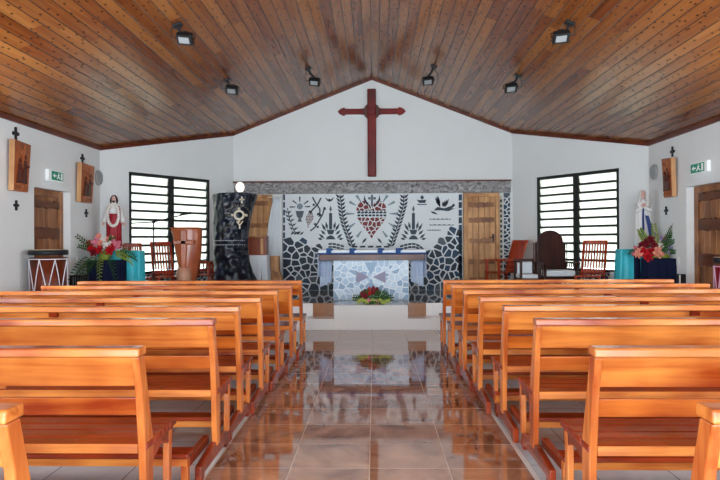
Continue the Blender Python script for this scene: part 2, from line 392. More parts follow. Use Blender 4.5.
# ================================================================== structure
b = MB(); b.box(-X2, X2, YB, Y1 + .0, -.12, -.001)
K = .94
f = MB()
f.mi = 0; f.box(-K, K, YB, Y1, -.1, 0)
f.mi = 1
for s in (-1, 1): f.box(*sorted((s * K, s * (K + .028))), YB, Y1, -.1, .003)
f.mi = 2
for s in (-1, 1): f.box(*sorted((s * (K + .028), s * (X2 + .2))), YB, Y1, -.1, 0)
struct(f.build('floor', [M_aisle, M_strip, M_side])); b.bm.free()

# ceiling: one folded slab
c = MB(); xe = X2 + .5
c.prism([(-xe, zc(xe)), (0, RZ), (xe, zc(xe)), (xe, zc(xe) + .12), (0, RZ + .12), (-xe, zc(xe) + .12)], YB - .2, Y1 + .25, 'y')
struct(c.build('ceiling', M_ceil))

# walls
def wallseg(name, p0, p1, openings=(), th=.16, skirt=None):
    """vertical wall from p0 to p1 (xy), top follows the ceiling, rectangular openings (t0,t1,z0,z1) along its length in metres"""
    p0 = Vector(p0); p1 = Vector(p1); Ln = (p1 - p0).length; d = (p1 - p0) / Ln; nrm = Vector((d.y, -d.x))
    mid = (p0 + p1) / 2
    if nrm.dot(mid - Vector((0, 5))) < 0: nrm = -nrm     # outwards
    b = MB()
    xs = sorted({0., Ln} | {o[0] for o in openings} | {o[1] for o in openings} | ({-p0.x / d.x} if abs(d.x) > 1e-6 and 0 < -p0.x / d.x < Ln else set()))
    def col(t0, t1, za, zb0, zb1):
        P = []
        for t, zb in ((t0, zb0), (t1, zb1)):
            q = p0 + d * t
            P.append((q, zb))
        vs_ = []
        for off in (0, th):
            for q, zb in P:
                for z in (za, zb): vs_.append(b.bm.verts.new((q.x + nrm.x * off, q.y + nrm.y * off, z)))
        i = vs_
        for q in ((0, 1, 3, 2), (4, 6, 7, 5), (0, 4, 5, 1), (2, 3, 7, 6), (1, 5, 7, 3), (0, 2, 6, 4)): b.bm.faces.new([i[k] for k in q])
    for a, c_ in zip(xs, xs[1:]):
        tops = [zc((p0 + d * t).x) + .01 for t in (a, c_)]
        z = -.05; holes = sorted([o for o in openings if o[0] <= a + 1e-6 and o[1] >= c_ - 1e-6], key=lambda o: o[2])
        for o in holes:
            if o[2] > z + .01: col(a, c_, z, o[2], o[2])
            z = o[3]
        col(a, c_, z, *tops)
    return struct(b.build(name, M_wall)), p0, d, nrm
L2 = math.hypot(X2 - X1, Y1 - Y2)
tw0, tw1 = .2188 * L2, .8167 * L2; ZW0, ZW1 = .80, 2.54
wallseg('wall_front', (-X1, Y1), (X1, Y1))
# left door and right door openings measured on the side walls
DLa, DLb = 8.53, 9.56; DRa, DRb = 8.25, 9.34
ZD = 2.08
side_w = [(-1.9, -.4), (2.2, 3.7), (5.4, 6.9)]
def side(name, sgn, door):
    ops = [(a - YB, b_ - YB, .80, 2.68) for a, b_ in side_w] + [(door[0] - YB, door[1] - YB, -.1, ZD)]
    wallseg(name, (sgn * X2, YB), (sgn * X2, Y2), ops)
side('wall_left', -1, (DLa, DLb)); side('wall_right', 1, (DRa, DRb))
for sgn, nm in ((-1, 'wall_splay_left'), (1, 'wall_splay_right')):
    wallseg(nm, (sgn * X1, Y1), (sgn * X2, Y2), [(tw0, tw1, ZW0, ZW1)])
wallseg('wall_back', (-X2, YB), (X2, YB), [(X2 - 3.6, X2 + 3.6, -.1, 2.85)])
for sgn in (-1, 1):
    for a, b_ in side_w: portal((sgn * (X2 + .1), (a + b_) / 2, 1.65), (0, (a + b_) / 2, 1.65), b_ - a, 1.6)
portal((0, YB - .1, 1.42), (0, 0, 1.42), 7.2, 2.85)

# thin dark trim along the top of the walls
def toptrim(name, p0, p1):
    p0 = Vector(p0); p1 = Vector(p1); b = MB()
    def P(p): return Vector((p[0], p[1], zc(p[0]) - .012))
    pts = [P(p0), P(p1)]
    d = (pts[1] - pts[0]).normalized(); n = Vector((-(p1 - p0).y, (p1 - p0).x, 0)).normalized()
    if n.dot(Vector((-(p0[0] + p1[0]) / 2, 5 - (p0[1] + p1[1]) / 2, 0))) < 0: n = -n
    w_, h_ = .03, .05
    v = []
    for p in pts:
        for dn, dz in ((0, .012), (0, -h_ + .012), (w_, -h_ + .012), (w_, .02)): v.append(b.bm.verts.new(p + n * dn + Vector((0, 0, dz))))
    for q in ((0, 1, 2, 3), (7, 6, 5, 4), (0, 4, 5, 1), (1, 5, 6, 2), (2, 6, 7, 3), (3, 7, 4, 0)): b.bm.faces.new([v[k] for k in q])
    struct(b.build(name, M_trimwood))
toptrim('trim_1', (0, Y1), (-X1, Y1)); toptrim('trim_2', (0, Y1), (X1, Y1))
toptrim('trim_3', (-X1, Y1), (-X2, Y2)); toptrim('trim_4', (X1, Y1), (X2, Y2))
toptrim('trim_5', (-X2, YB), (-X2, Y2)); toptrim('trim_6', (X2, YB), (X2, Y2))

# platform with one lower step and a flush plinth in the middle
def splx(y): return X2 - (X2 - X1) * (y - Y2) / (Y1 - Y2)
p = MB(); p.mi = 0
p.prism([(-X2, YP), (X2, YP), (X2, Y2), (X1, Y1), (-X1, Y1), (-X2, Y2)], .002, ZP, 'z')
struct(p.build('floor_platform', M_plat))
px0 = at(334, 330, YS).x; px1 = at(408, 330, YS).x
p = MB(); p.box(px0, px1, YS, YP - .001, .002, ZP); struct(p.build('floor_plinth', M_riser))
p = MB(); p.box(-2.9, px0 - .001, YS, YP - .001, .002, .17); p.box(px1 + .001, 2.9, YS, YP - .001, .002, .17); struct(p.build('floor_step', M_riser))
p = MB()
for sg in (-1, 1):
    x0, x1 = (at(313, 310, YP).x, px0 - .001) if sg < 0 else (px1 + .001, at(426, 310, YP).x)
    p.mi = 0; p.box(x0, x1, YP - .012, YP - .0005, .172, ZP)
    p.mi = 1
    if sg < 0: p.box(-X2 + .01, x0, YP - .012, YP - .0005, .172, ZP)
    else: p.box(x1, X2 - .01, YP - .012, YP - .0005, .172, ZP)
struct(p.build('trim_riser', [M_brownriser, M_riser]))

# windows on the splayed walls
def window(idx, sgn):
    p0 = Vector((sgn * X1, Y1, 0)); p1 = Vector((sgn * X2, Y2, 0)); d = (p1 - p0).normalized()
    nin = Vector((-sgn * abs(d.y), -abs(d.x), 0))      # into the room
    ang = math.atan2(d.y, d.x)
    root = bpy.data.objects.new('window_%d' % idx, None); COL.objects.link(root); struct(root)
    root.location = p0 + d * tw0 - nin * .02; root.rotation_euler = (0, 0, ang)
    Wd = tw1 - tw0; iy = 1 if (Matrix.Rotation(ang, 3, 'Z') @ Vector((0, 1, 0))).dot(nin) > 0 else -1
    def B(b, x0, x1, y0, y1, z0, z1): b.box(x0, x1, *sorted((iy * y0, iy * y1)), z0, z1)
    fr = MB(); fw = .042
    B(fr, 0, fw, -.05, .035, ZW0, ZW1); B(fr, Wd - fw, Wd, -.05, .035, ZW0, ZW1)
    B(fr, 0, Wd, -.05, .035, ZW1 - .055, ZW1); B(fr, 0, Wd, -.05, .035, ZW0, ZW0 + .05)
    fr.build('window_frame', M_frame, root, bevel=.004)
    st = MB(); B(st, Wd / 2 - .035, Wd / 2 + .035, -.05, .03, ZW0 + .04, ZW1 - .04)
    B(st, Wd / 2 - .06, Wd / 2 - .037, -.05, .02, ZW0 + .04, ZW1 - .04); B(st, Wd / 2 + .037, Wd / 2 + .06, -.05, .02, ZW0 + .04, ZW1 - .04)
    st.build('mullion', M_frame, root, bevel=.003)
    n = 11; z0, z1 = ZW0 + .05, ZW1 - .055; h = (z1 - z0) / n
    for (xa, xb) in ((fw, Wd / 2 - .06), (Wd / 2 + .06, Wd - fw)):
        for i in range(n):
            b = MB(); za = z0 + i * h
            pr = [(-.028, za + .012), (-.022, za + .012), (.006, za + h + .004), (0, za + h + .004)]
            b.prism([(iy * q[0], q[1]) for q in pr], xa, xb, 'x'); g = b.build('louvre_pane', M_pane, root)
        b = MB()
        for i in range(1, n): B(b, xa, xb, -.035, .012, z0 + i * h - .020, z0 + i * h + .018)
        b.build('louvre_bars', M_frame, root)
    for zz in ((1.35 + .55), 1.28):
        hd = MB(); B(hd, Wd / 2 - .014, Wd / 2 + .014, .03, .05, zz - .05, zz + .05)
        B(hd, Wd / 2 - .012, Wd / 2 + .11, .05, .065, zz + .02, zz + .04); hd.build('window_handle', M_blackmetal, root, bevel=.003)
    return p0, d, nin
window(1, -1); window(2, 1)
# louvre windows along the unseen length of the side walls
k = 3
for sgn in (-1, 1):
    for a, b_ in side_w:
        root = bpy.data.objects.new('window_%d' % k, None); COL.objects.link(root); struct(root); root.location = (sgn * (X2 + .05), (a + b_) / 2, 0)
        hw = (b_ - a) / 2; m_ = MB()
        for y0, y1, z0, z1 in ((-hw, -hw + .04, .80, 2.68), (hw - .04, hw, .80, 2.68), (-.03, .03, .80, 2.68), (-hw, hw, .80, .84), (-hw, hw, 2.64, 2.68)):
            m_.box(-.03, .03, y0, y1, z0, z1)
        m_.build('window_frame', M_frame, root); k += 1

# frieze and mosaic panel on the front wall
FY = Y1
def fw(u, v): q = at(u, v, FY); return (q.x, q.z)
fx0, fz0 = fw(235, 194); fx1, fz1 = fw(510, 181)
p = MB(); p.box(fx0, fx1, FY - .07, FY - .001, fw(300, 194)[1], fw(300, 182.3)[1]); 
fr = struct(p.build('trim_frieze', M_frieze))
p = MB(); p.box(fx0 - .02, fx1 + .01, FY - .085, FY - .001, fw(300, 182.8)[1], fw(300, 181.3)[1]); struct(p.build('trim_frieze_cap', M_trimwood))

# ---- polygon helpers for the mosaic
def clip(poly, a, bq, c_):
    out = []; n = len(poly)
    for i in range(n):
        p_, q = poly[i], poly[(i + 1) % n]; dp = a * p_[0] + bq * p_[1] - c_; dq = a * q[0] + bq * q[1] - c_
        if dp <= 0: out.append(p_)
        if (dp < 0 < dq) or (dq < 0 < dp):
            t = dp / (dp - dq); out.append((p_[0] + (q[0] - p_[0]) * t, p_[1] + (q[1] - p_[1]) * t))
    return out
def voronoi(sites, bound, gap, keep=lambda s_: True):
    """cells of the sites, shrunk by half the gap"""
    cells = []
    for i, s_ in enumerate(sites):
        if not keep(s_): continue
        poly = list(bound)
        nb = sorted((abs(t[0] - s_[0]) ** 2 + abs(t[1] - s_[1]) ** 2, t) for j, t in enumerate(sites) if j != i)[:22]
        for d2, t in nb:
            dd = math.sqrt(d2)
            if dd < 1e-6: continue
            a, b2 = (t[0] - s_[0]) / dd, (t[1] - s_[1]) / dd
            c_ = a * (t[0] + s_[0]) / 2 + b2 * (t[1] + s_[1]) / 2 - gap / 2
            poly = clip(poly, a, b2, c_)
            if len(poly) < 3: break
        if len(poly) >= 3: cells.append((s_, poly))
    return cells
def jitter(x0, x1, y0, y1, st, j=.42, rnd=random):
    out = []; y = y0 + st / 2; r = 0
    while y < y1:
        x = x0 + st / 2 + (st / 2 if r % 2 else 0)
        while x < x1:
            out.append((x + rnd.uniform(-j, j) * st, y + rnd.uniform(-j, j) * st)); x += st
        y += st * .9; r += 1
    return out
def area(p_): return abs(sum(p_[i][0] * p_[(i + 1) % len(p_)][1] - p_[(i + 1) % len(p_)][0] * p_[i][1] for i in range(len(p_)))) / 2
def clean(poly):
    o_ = []
    for q in poly:
        if not o_ or (abs(q[0] - o_[-1][0]) + abs(q[1] - o_[-1][1])) > 1e-5: o_.append(q)
    if len(o_) > 1 and abs(o_[0][0] - o_[-1][0]) + abs(o_[0][1] - o_[-1][1]) < 1e-5: o_.pop()
    return o_

# wall panel
mx0, mx1 = fw(283, 240)[0], fw(462, 240)[0]; mzt = fw(372, 194)[1]
panel = thing('mosaic_mural', 'wide mosaic mural of dark shards with a red heart on white behind the altar', 'mural', ((mx0 + mx1) / 2, FY - .03, ZP))
pl = MB(); hwid = (mx1 - mx0) / 2
pl.box(-hwid, hwid, 0, .028, .001, mzt - ZP)
pl.build('mosaic_ground', M_grout, panel)
mcx = (mx0 + mx1) / 2
def pp(u, v): x, z = fw(u, v); return (x - mcx, z - ZP)
class Shards:
    def __init__(s): s.b = MB()
    def poly(s, pts, mi, th=.008, px=True):
        P = clean([pp(*q) for q in pts] if px else pts)
        if len(P) < 3 or area(P) < 2e-5: return
        s.b.mi = mi; s.b.prism(P, -th, .001, 'y')
    def wedge(s, u0, v0, u1, v1, w0, w1, mi):
        dx, dy = u1 - u0, v1 - v0; l = math.hypot(dx, dy) or 1; nx, ny = -dy / l, dx / l; w0 *= 1.25; w1 *= 1.25
        s.poly([(u0 + nx * w0 / 2, v0 + ny * w0 / 2), (u1 + nx * w1 / 2, v1 + ny * w1 / 2), (u1 - nx * w1 / 2, v1 - ny * w1 / 2), (u0 - nx * w0 / 2, v0 - ny * w0 / 2)], mi)
    def leaf(s, u0, v0, u1, v1, w_, mi):
        dx, dy = u1 - u0, v1 - v0; l = math.hypot(dx, dy) or 1; nx, ny = -dy / l, dx / l; m_ = .45; w_ *= 1.4
        s.poly([(u0, v0), (u0 + dx * m_ + nx * w_ / 2, v0 + dy * m_ + ny * w_ / 2), (u1, v1), (u0 + dx * m_ - nx * w_ / 2, v0 + dy * m_ - ny * w_ / 2)], mi)
# lower field of shards
rnd = random.Random(3)
topline = [(283, 236), (300, 237), (307, 239), (310, 243), (320, 245), (322, 252), (333, 254), (409, 254), (424, 252), (428, 247), (433, 242), (440, 238), (446, 231), (452, 227), (462, 226)]
def vtop(u):
    for (a, va), (b_, vb) in zip(topline, topline[1:]):
        if a <= u <= b_: return va + (vb - va) * (u - a) / (b_ - a)
    return 236
def upx(x): return 283 + (x + hwid) / (2 * hwid) * 179
sites = jitter(-hwid, hwid, 0, mzt - ZP, .142, .42, rnd)
def vof(z): return 194 + (mzt - ZP - z) * 49.7
cells = voronoi(sites, [(-hwid + .004, .004), (hwid - .004, .004), (hwid - .004, mzt - ZP - .004), (-hwid + .004, mzt - ZP - .004)], .026, lambda q: vof(q[1]) > vtop(upx(q[0])))
sh = Shards()
for s_, poly in cells:
    r_ = rnd.random(); sh.poly(poly, 0 if r_ < .55 else 1 if r_ < .8 else 2 if r_ < .93 else 3, px=False)
# border columns
for i in range(11):
    v = 194.5 + i * 7.6
    sh.poly([(458.6, v), (461.6, v), (461.6, v + 6), (458.4, v + 6.2)], 0 if i % 2 else 2)
    if i < 6: sh.poly([(283.4, v), (285.2, v), (285.2, v + 5.8), (283.4, v + 5.8)], 0)
mural_shards = sh
sh.b.build('shards', MOS, panel)
# heart
heart = []
for i in range(48):
    t = 2 * PI * i / 48; x = 16 * math.sin(t) ** 3; y = 13 * math.cos(t) - 5 * math.cos(2 * t) - 2 * math.cos(3 * t) - math.cos(4 * t)
    heart.append((371.6 + x * .96, 217.2 - y * 1.36))
hsh = Shards(); rnd2 = random.Random(11)
hs = jitter(355, 389, 199, 245, 5.0, .38, rnd2)
# work in pixels, clip each cell against the heart's convex halves
left_h = [q for q in heart if q[0] <= 371.7]; right_h = [q for q in heart if q[0] >= 371.5]
def inside(p_, poly):
    c_ = False; n = len(poly)
    for i in range(n):
        a, b_ = poly[i], poly[(i + 1) % n]
        if (a[1] > p_[1]) != (b_[1] > p_[1]) and p_[0] < (b_[0] - a[0]) * (p_[1] - a[1]) / (b_[1] - a[1]) + a[0]: c_ = not c_
    return c_
for s_, poly in voronoi(hs, heart[:-1] if heart[0] == heart[-1] else heart, .9):
    c_ = sum(q[1] for q in poly) / len(poly)
    up_ = clip(poly, 0, 1, 210.6); lo_ = clip(poly, 0, -1, -217.6)
    for q_ in (up_, lo_):
        if len(q_) > 2 and area(q_) > 1.2: hsh.poly(q_, 4)
for i in range(8):   # crown of thorns band
    u = 357.2 + i * 3.7; hsh.poly([(u, 211.8 + (i % 2) * .6), (u + 3.2, 211.4), (u + 3.4, 213.2), (u + .2, 213.8)], 0); hsh.poly([(u, 214.8), (u + 3.2, 214.3), (u + 3, 216.6), (u + .4, 216.4)], 0)
    hsh.leaf(u + 1, 212, u + 2.4, 209.6, .9, 0)
hsh.b.build('heart', MOS, panel)
sy_ = Shards()
sy_.poly([(371, 194.8), (373, 194.8), (373, 206.5), (371, 206.5)], 3); sy_.poly([(368.3, 197.2), (370.7, 197.2), (370.7, 199.6), (368.3, 199.6)], 3); sy_.poly([(373.3, 197.2), (375.8, 197.2), (375.8, 199.6), (373.3, 199.6)], 3)
for sg in (-1, 1):
    c0 = 372
    P = [(c0 + sg * 7.6, 195), (c0 + sg * 8.4, 200), (c0 + sg * 6, 204), (c0 + sg * 1.8, 207.2), (c0 + sg * 4.6, 202.5), (c0 + sg * 6.6, 199)]
    sy_.poly(P, 0)
    for (a, b_, c_, d_) in ((11, 202, 15.5, 195.5), (16, 205.5, 22.5, 201.8), (17.5, 213.8, 26, 213.8), (16.5, 223, 23, 227.5), (10.5, 231, 15, 237)):
        sy_.wedge(c0 + sg * c_, d_, c0 + sg * a, b_, 2.3, .7, 5)
    sy_.leaf(c0 + sg * 5, 237.5, c0 + sg * 10.5, 244, 1.7, 0)
    # palm branches
    stem = [(32.0, 195), (30.5, 205), (29.5, 215), (27, 225), (22.5, 237), (19.5, 246)] if sg < 0 else [(32.0, 195), (31.4, 205), (28.6, 215), (25, 227), (21, 238), (18.5, 246)]
    for (a, va), (b_, vb) in zip(stem, stem[1:]): sy_.wedge(c0 + sg * a, va, c0 + sg * b_, vb, .8, .8, 0)
    v = 196.
    while v < 245:
        for (a, va), (b_, vb) in zip(stem, stem[1:]):
            if va <= v <= vb: uu = a + (b_ - a) * (v - va) / (vb - va)
        sy_.leaf(c0 + sg * uu, v + 2.6, c0 + sg * (uu + 4.6), v - 2.0, 1.7, 0); sy_.leaf(c0 + sg * uu, v + 2.6, c0 + sg * (uu - 4.2), v - 1.4, 1.7, 0); v += 3.7
    # candle on a leafy base
    cu = 372 + sg * 41.3
    sy_.poly([(cu - 1.5, 213), (cu + 1.5, 213), (cu + 1.6, 229.4), (cu - 1.6, 229.4)], 1); sy_.leaf(cu, 212.3, cu, 205.5, 1.9, 3)
    sy_.poly([(cu - 4, 229.8), (cu + 4, 229.8), (cu + 2.2, 234.4), (cu - 2.2, 234.4)], 1); sy_.poly([(cu - 5, 239.4), (cu - 3, 236.5), (cu, 235), (cu + 3, 236.5), (cu + 5, 239.4)], 1)
    for t_ in (-1, 1):
        for (a, va, b_, vb) in ((3.2, 229.6, 4.8, 221.5), (4.5, 231.5, 9.2, 223), (5, 234.8, 10, 230), (6, 238.8, 12, 233.5), (7.8, 239.5, 13, 238.2)): sy_.leaf(cu + t_ * a, va, cu + t_ * b_, vb, 1.9, 1)
sy_.b.build('candles_and_palms', MOS, panel); sy_ = Shards()
# chalice and host
for i in range(10):
    a = 2 * PI * i / 10
    sy_.poly([(300, 206.5), (300 + 3.1 * math.cos(a), 206.5 + 3.1 * math.sin(a)), (300 + 3.1 * math.cos(a + .63), 206.5 + 3.1 * math.sin(a + .63))], 5)
sy_.poly([(295.8, 211), (304.2, 211), (302.6, 217), (301, 218.4), (302.2, 221.8), (297.6, 221.8), (299, 218.4), (297.2, 217)], 3)
for (a, va, b_, vb) in ((300, 196.8, 300, 202), (293, 200.8, 297, 203.8), (290, 207.2, 295.6, 207), (308.4, 201, 304, 204.2), (310.2, 206.6, 305, 206.8)): sy_.wedge(a, va, b_, vb, 1.2, .7, 1)
sy_.b.build('chalice', MOS, panel); sy_ = Shards()
# wheat
for (a, va, b_, vb) in ((287.6, 208, 290, 220), (290, 220, 293.5, 229), (293.5, 229, 296.5, 234)): sy_.wedge(a, va, b_, vb, .6, .8, 1)
for i, (a, va) in enumerate(((288, 211), (289, 215), (290, 219), (291.6, 223.5), (293, 227.5), (295, 231.5))):
    sy_.leaf(a, va + 2.5, a - 3.2, va - .6, 1.3, 1); sy_.leaf(a, va + 2.8, a + 3.6 + i * .5, va - .4, 1.3, 1)
for i in range(4): sy_.leaf(291 + i * 3, 235, 294 + i * 3.4, 231.5, 1.3, 1)
sy_.b.build('wheat', MOS, panel); sy_ = Shards()
# vine with grapes
vine = [[(312.5, 197), (316, 203.5), (320, 209), (320, 215)], [(321.2, 198), (317.5, 205), (312, 210.5), (310.6, 214)], [(324.6, 207), (323, 214), (319, 221), (315.5, 227), (310.5, 231)]]
for pl_ in vine:
    for a, b_ in zip(pl_, pl_[1:]): sy_.wedge(*a, *b_, 1.1, 1.1, 1)
for (a, va, b_, vb) in ((315, 204, 312.8, 206), (320, 213, 316.8, 215.5), (321.5, 214, 318.6, 217), (317, 224.5, 313.5, 224), (317, 226, 319, 228), (311.5, 211, 308.4, 212.5), (323.8, 210, 326, 207.5)): sy_.leaf(a, va, b_, vb, 2.2, 1)
for j in range(11):
    wv = 4.2 * math.sin(min(1, (j + 1.5) / 11) * PI) + .6; n = max(1, int(wv / .85))
    for i in range(n):
        uu = 309.5 - (j - 5) * .28 + (i - (n - 1) / 2) * 1.55; vv = 212 + j * 1.5
        sy_.poly([(uu - .72, vv), (uu, vv - .8), (uu + .72, vv), (uu, vv + .8)], 6)
sy_.b.build('grape_vine', MOS, panel); sy_ = Shards()
# little birds, ship, dove and water
sy_.poly([(325, 197), (328, 199.6), (329.5, 198.8), (331, 199.6), (334.4, 197), (332.4, 200.6), (329.6, 202), (327, 200.6)], 0)
sy_.poly([(417.2, 200.4), (426.2, 199.8), (425, 203), (418.8, 203)], 0); sy_.leaf(422, 200, 422, 195, 3, 1); sy_.poly([(417, 204), (426.6, 204), (426.4, 205), (417, 205)], 0); sy_.leaf(418.5, 200, 416.6, 200.6, 1, 0)
sy_.b.build('small_ship_and_bird', MOS, panel); sy_ = Shards()
sy_.poly([(435, 208.8), (437.5, 207), (444, 208.4), (451, 206), (453.5, 203.5), (455, 205.5), (451.5, 208.6), (455, 208.4), (448, 211.3), (440, 210.4), (434, 210.6)], 1)
for i in range(4): sy_.leaf(439.5 + i * .2, 207, 434.5 + i * 1.0, 197.5 - i * .8, 1.5, 0); sy_.leaf(443 + i * .7, 207.2, 442.6 + i * 2, 199.6 - i * .9 + 1.6, 1.6, 0)
sy_.leaf(430, 211.3, 438, 214.6, 1.6, 0)
sy_.b.build('dove', MOS, panel); sy_ = Shards()
for (a, b_, v) in ((429.5, 450.5, 219), (429.5, 453.5, 224.8), (427, 440.5, 230)):
    n = 5; st = (b_ - a) / n
    for i in range(n): sy_.poly([(a + i * st, v - .6), (a + (i + .5) * st, v + .2), (a + (i + 1) * st, v - .5), (a + (i + 1) * st, v + .6), (a + i * st, v + .7)], 1)
sy_.b.build('water_lines', MOS, panel); sy_ = Shards()
# arches over the altar
for sg in (-1, 1):
    for rr_, mi in ((0, 1), (3, 0)):
        pts = [(372 + sg * (28 + 4 * i), 246.5 - 3.0 * math.sin(min(1, i / 4) * PI / 2) + max(0, i - 3) ** 2 * .75 + rr_) for i in range(8)]
        if sg < 0: pts = pts[:5]
        for a, b_ in zip(pts, pts[1:]): sy_.wedge(a[0], a[1], a[0] + (b_[0] - a[0]) * .86, a[1] + (b_[1] - a[1]) * .86, 1.5, 1.5, mi)
for i in range(5): sy_.poly([(352 + i * 8, 246), (357 + i * 8, 245.6), (357.5 + i * 8, 247.4), (352 + i * 8, 247.6)], 0)
sy_.b.build('arches', MOS, panel)

# mosaic bands: under the windows and beside the right door
def mosaic_band(name, label, p0, p1, z0, z1, step=.10, mats=None, group=None, seed=1, proud=.02):
    p0 = Vector((p0[0], p0[1], 0)); p1 = Vector((p1[0], p1[1], 0)); d = p1 - p0; Ln = d.length
    ang = math.atan2(d.y, d.x); r_ = random.Random(seed)
    root = thing(name, label, 'mosaic', (p0.x, p0.y, z0), ang, group)
    g = MB(); g.box(0, Ln, 0, proud, .001, z1 - z0); g.build('mosaic_ground', M_grout, root)
    b = MB()
    for s_, poly in voronoi(jitter(0, Ln, 0, z1 - z0, step, .4, r_), [(.004, .004), (Ln - .004, .004), (Ln - .004, z1 - z0 - .004), (.004, z1 - z0 - .004)], .022):
        P = clean(poly)
        if len(P) > 2 and area(P) > 1e-4: b.mi = r_.choice((0, 0, 1, 2, 3)); b.prism(P, -.006, .001, 'y')
    b.build('shards', MOS, root)
    return root
dl = Vector((X2 - X1, Y2 - Y1)).normalized()
ni = Vector((-abs(dl.y), -abs(dl.x)))
def spl(sgn, t, off): # point on splay wall, off into the room
    q = Vector((sgn * X1, Y1)) + Vector((sgn * dl.x, dl.y)) * t + Vector((sgn * ni.x, ni.y)) * off
    return q
mosaic_band('mosaic_band', 'low band of dark mosaic shards under the right louvred window', spl(1, .35, .022), spl(1, 2.6, .022), ZP, ZW0 - .01, seed=5)
# left one runs so that its face looks into the room
q0, q1 = spl(-1, 2.6, .022), spl(-1, .35, .022)
mosaic_band('mosaic_band', 'low band of dark mosaic shards under the left louvred window', q0, q1, ZP, ZW0 - .01, seed=6)
a0, a1 = at(503.4, 240, FY).x, at(510, 240, FY).x
mosaic_band('mosaic_strip', 'narrow upright strip of mosaic at the far right end of the grey frieze', (a0, FY - .025), (a1, FY - .025), ZP, fw(300, 194)[1] - .004, .075, seed=8)
a0, a1 = at(499.2, 240, FY).x, at(502.4, 240, FY).x
r_ = thing('stone_strip', 'very thin upright strip of square dark stones beside the altar wall door', 'mosaic', ((a0 + a1) / 2, FY - .03, ZP))
g = MB(); g.box(-(a1 - a0) / 2, (a1 - a0) / 2, 0, .028, .001, 1.86); g.build('mosaic_ground', M_cream, r_)
g = MB()
for i in range(18): g.box(-.018, .02, -.008, .001, .03 + i * .10, .085 + i * .10)
g.build('shards', MOS[0], r_)

# ================================================================== doors
def carved_door(name, W_, H, bars, mleaf, mbar, kind_label=None, planks=6, frame=.07, knob=None):
    """a leaf of grooved boards with thick carved bars; local x along the wall, -y into the room"""
    root = bpy.data.objects.new(name, None); COL.objects.link(root); struct(root)
    f_ = MB(); f_.box(0, frame, 0, .09, 0.001, H); f_.box(W_ - frame, W_, 0, .09, 0.001, H); f_.box(frame, W_ - frame, 0, .09, H - frame, H)
    f_.build('door_frame', mleaf, root, bevel=.006)
    n = planks; w_ = (W_ - 2 * frame) / n; lf = MB()
    for i in range(n): lf.box(frame + i * w_ + .003, frame + (i + 1) * w_ - .003, .03, .07, .005, H - frame)
    leaf = lf.build('door_leaf', mleaf, root, bevel=.006)
    r2 = random.Random(len(name) + int(W_ * 100))
    for z, h in bars:
        b = MB(); x0, x1 = frame + .03, W_ - frame - .03; n_ = 14; topz = []; 
        P = [(x0 + (x1 - x0) * i / n_, z + h / 2 + r2.uniform(-.012, .012)) for i in range(n_ + 1)] + [(x1 - (x1 - x0) * i / n_, z - h / 2 + r2.uniform(-.012, .012)) for i in range(n_ + 1)]
        b.prism(P, .0, .035, 'y'); b.build('carved_bar', mbar, root, bevel=.004)
    h_ = MB(); kx = W_ - frame - .05 if knob is None else knob
    h_.box(kx - .015, kx + .015, -.004, .03, .95, 1.1); h_.tube([(kx, .0, 1.04), (kx, -.05, 1.04), (kx - .09, -.05, 1.04)], .009)
    h_.build('door_handle', M_blackmetal, root)
    return root
# front wall, right of the mosaic
q0 = at(463, 240, FY).x; q1 = at(498.8, 240, FY).x
d1 = carved_door('door_1', q1 - q0, fw(300, 194.4)[1] - ZP, [(1.68, .09), (1.38, .09), (.97, .085), (.56, .09), (.2, .09)], M_door, M_doorm, planks=5, frame=.075)
d1.location = (q0, FY - .1, ZP)
# front wall, left: carved leaf standing in a doorway with a louvred light and white curtain
q0 = at(244, 240, FY).x; q1 = at(282.6, 240, FY).x; qm = at(273, 240, FY).x
d2 = carved_door('door_2', qm - q0, fw(300, 194.8)[1] - ZP, [(1.74, .08), (1.3, .09), (.9, .08), (.45, .08)], M_door, M_doorm, planks=4, frame=.06)
d2.location = (q0, FY - .1, ZP)
wroot = bpy.data.objects.new('window_9', None); COL.objects.link(wroot); struct(wroot); wroot.location = (qm, FY - .1, ZP)
W_ = q1 - qm; H_ = fw(300, 194.8)[1] - ZP
b = MB(); b.box(0, W_, .06, .095, .001, H_); b.build('light_panel', M_whitepl, wroot)
b = MB()
for i in range(1, 9): b.box(0, W_ - .04, .03, .062, i * .2, i * .2 + .02)
b.box(W_ - .045, W_, .01, .08, .001, H_); b.build('window_frame', M_whitepl, wroot)
cur = thing('curtain', 'white curtain drawn aside beside the left altar door', 'curtain', (qm + .02, FY - .14, ZP))
b = MB(); rl = []
for j in range(15):
    z = .02 + j * (1.82 / 14); t_ = j / 14
    lx = -.26 * math.sin(max(0, (t_ - .1)) * 1.4) * (1 - t_) * 1.9 + .02; wd = .13
    ring = []
    for k_ in range(17): ring.append((lx + (W_ - .05 - lx) * k_ / 16, -.015 * math.sin(k_ * 1.9 + j * .15), z))
    for k_ in range(16, -1, -1): ring.append((lx + (W_ - .05 - lx) * k_ / 16, -.015 * math.sin(k_ * 1.9 + j * .15) + .006, z))
    rl.append(ring)
b.rings(rl); b.build('curtain_cloth', M_cloth_w, cur, smooth=True)
b = MB(); b.tube([(-.1, 0, 1.85), (W_ - .02, 0, 1.85)], .008); b.build('curtain_rod', M_whitepl, cur)
# side wall doors sit back in their openings
d3 = carved_door('door_3', DLb - DLa - .01, ZD, [(1.88, .1), (1.48, .15), (.6, .16)], M_doorm, M_doord, planks=6, frame=.09)
d3.location = (-X2 - .10, DLa + .005, 0); d3.rotation_euler = (0, 0, PI / 2)
d4 = carved_door('door_4', DRb - DRa - .01, ZD, [(1.93, .1), (1.55, .16), (1.07, .16), (.5, .16)], M_doorm, M_doord, planks=6, frame=.09)
d4.location = (X2 + .10, DRb - .005, 0); d4.rotation_euler = (0, 0, -PI / 2)
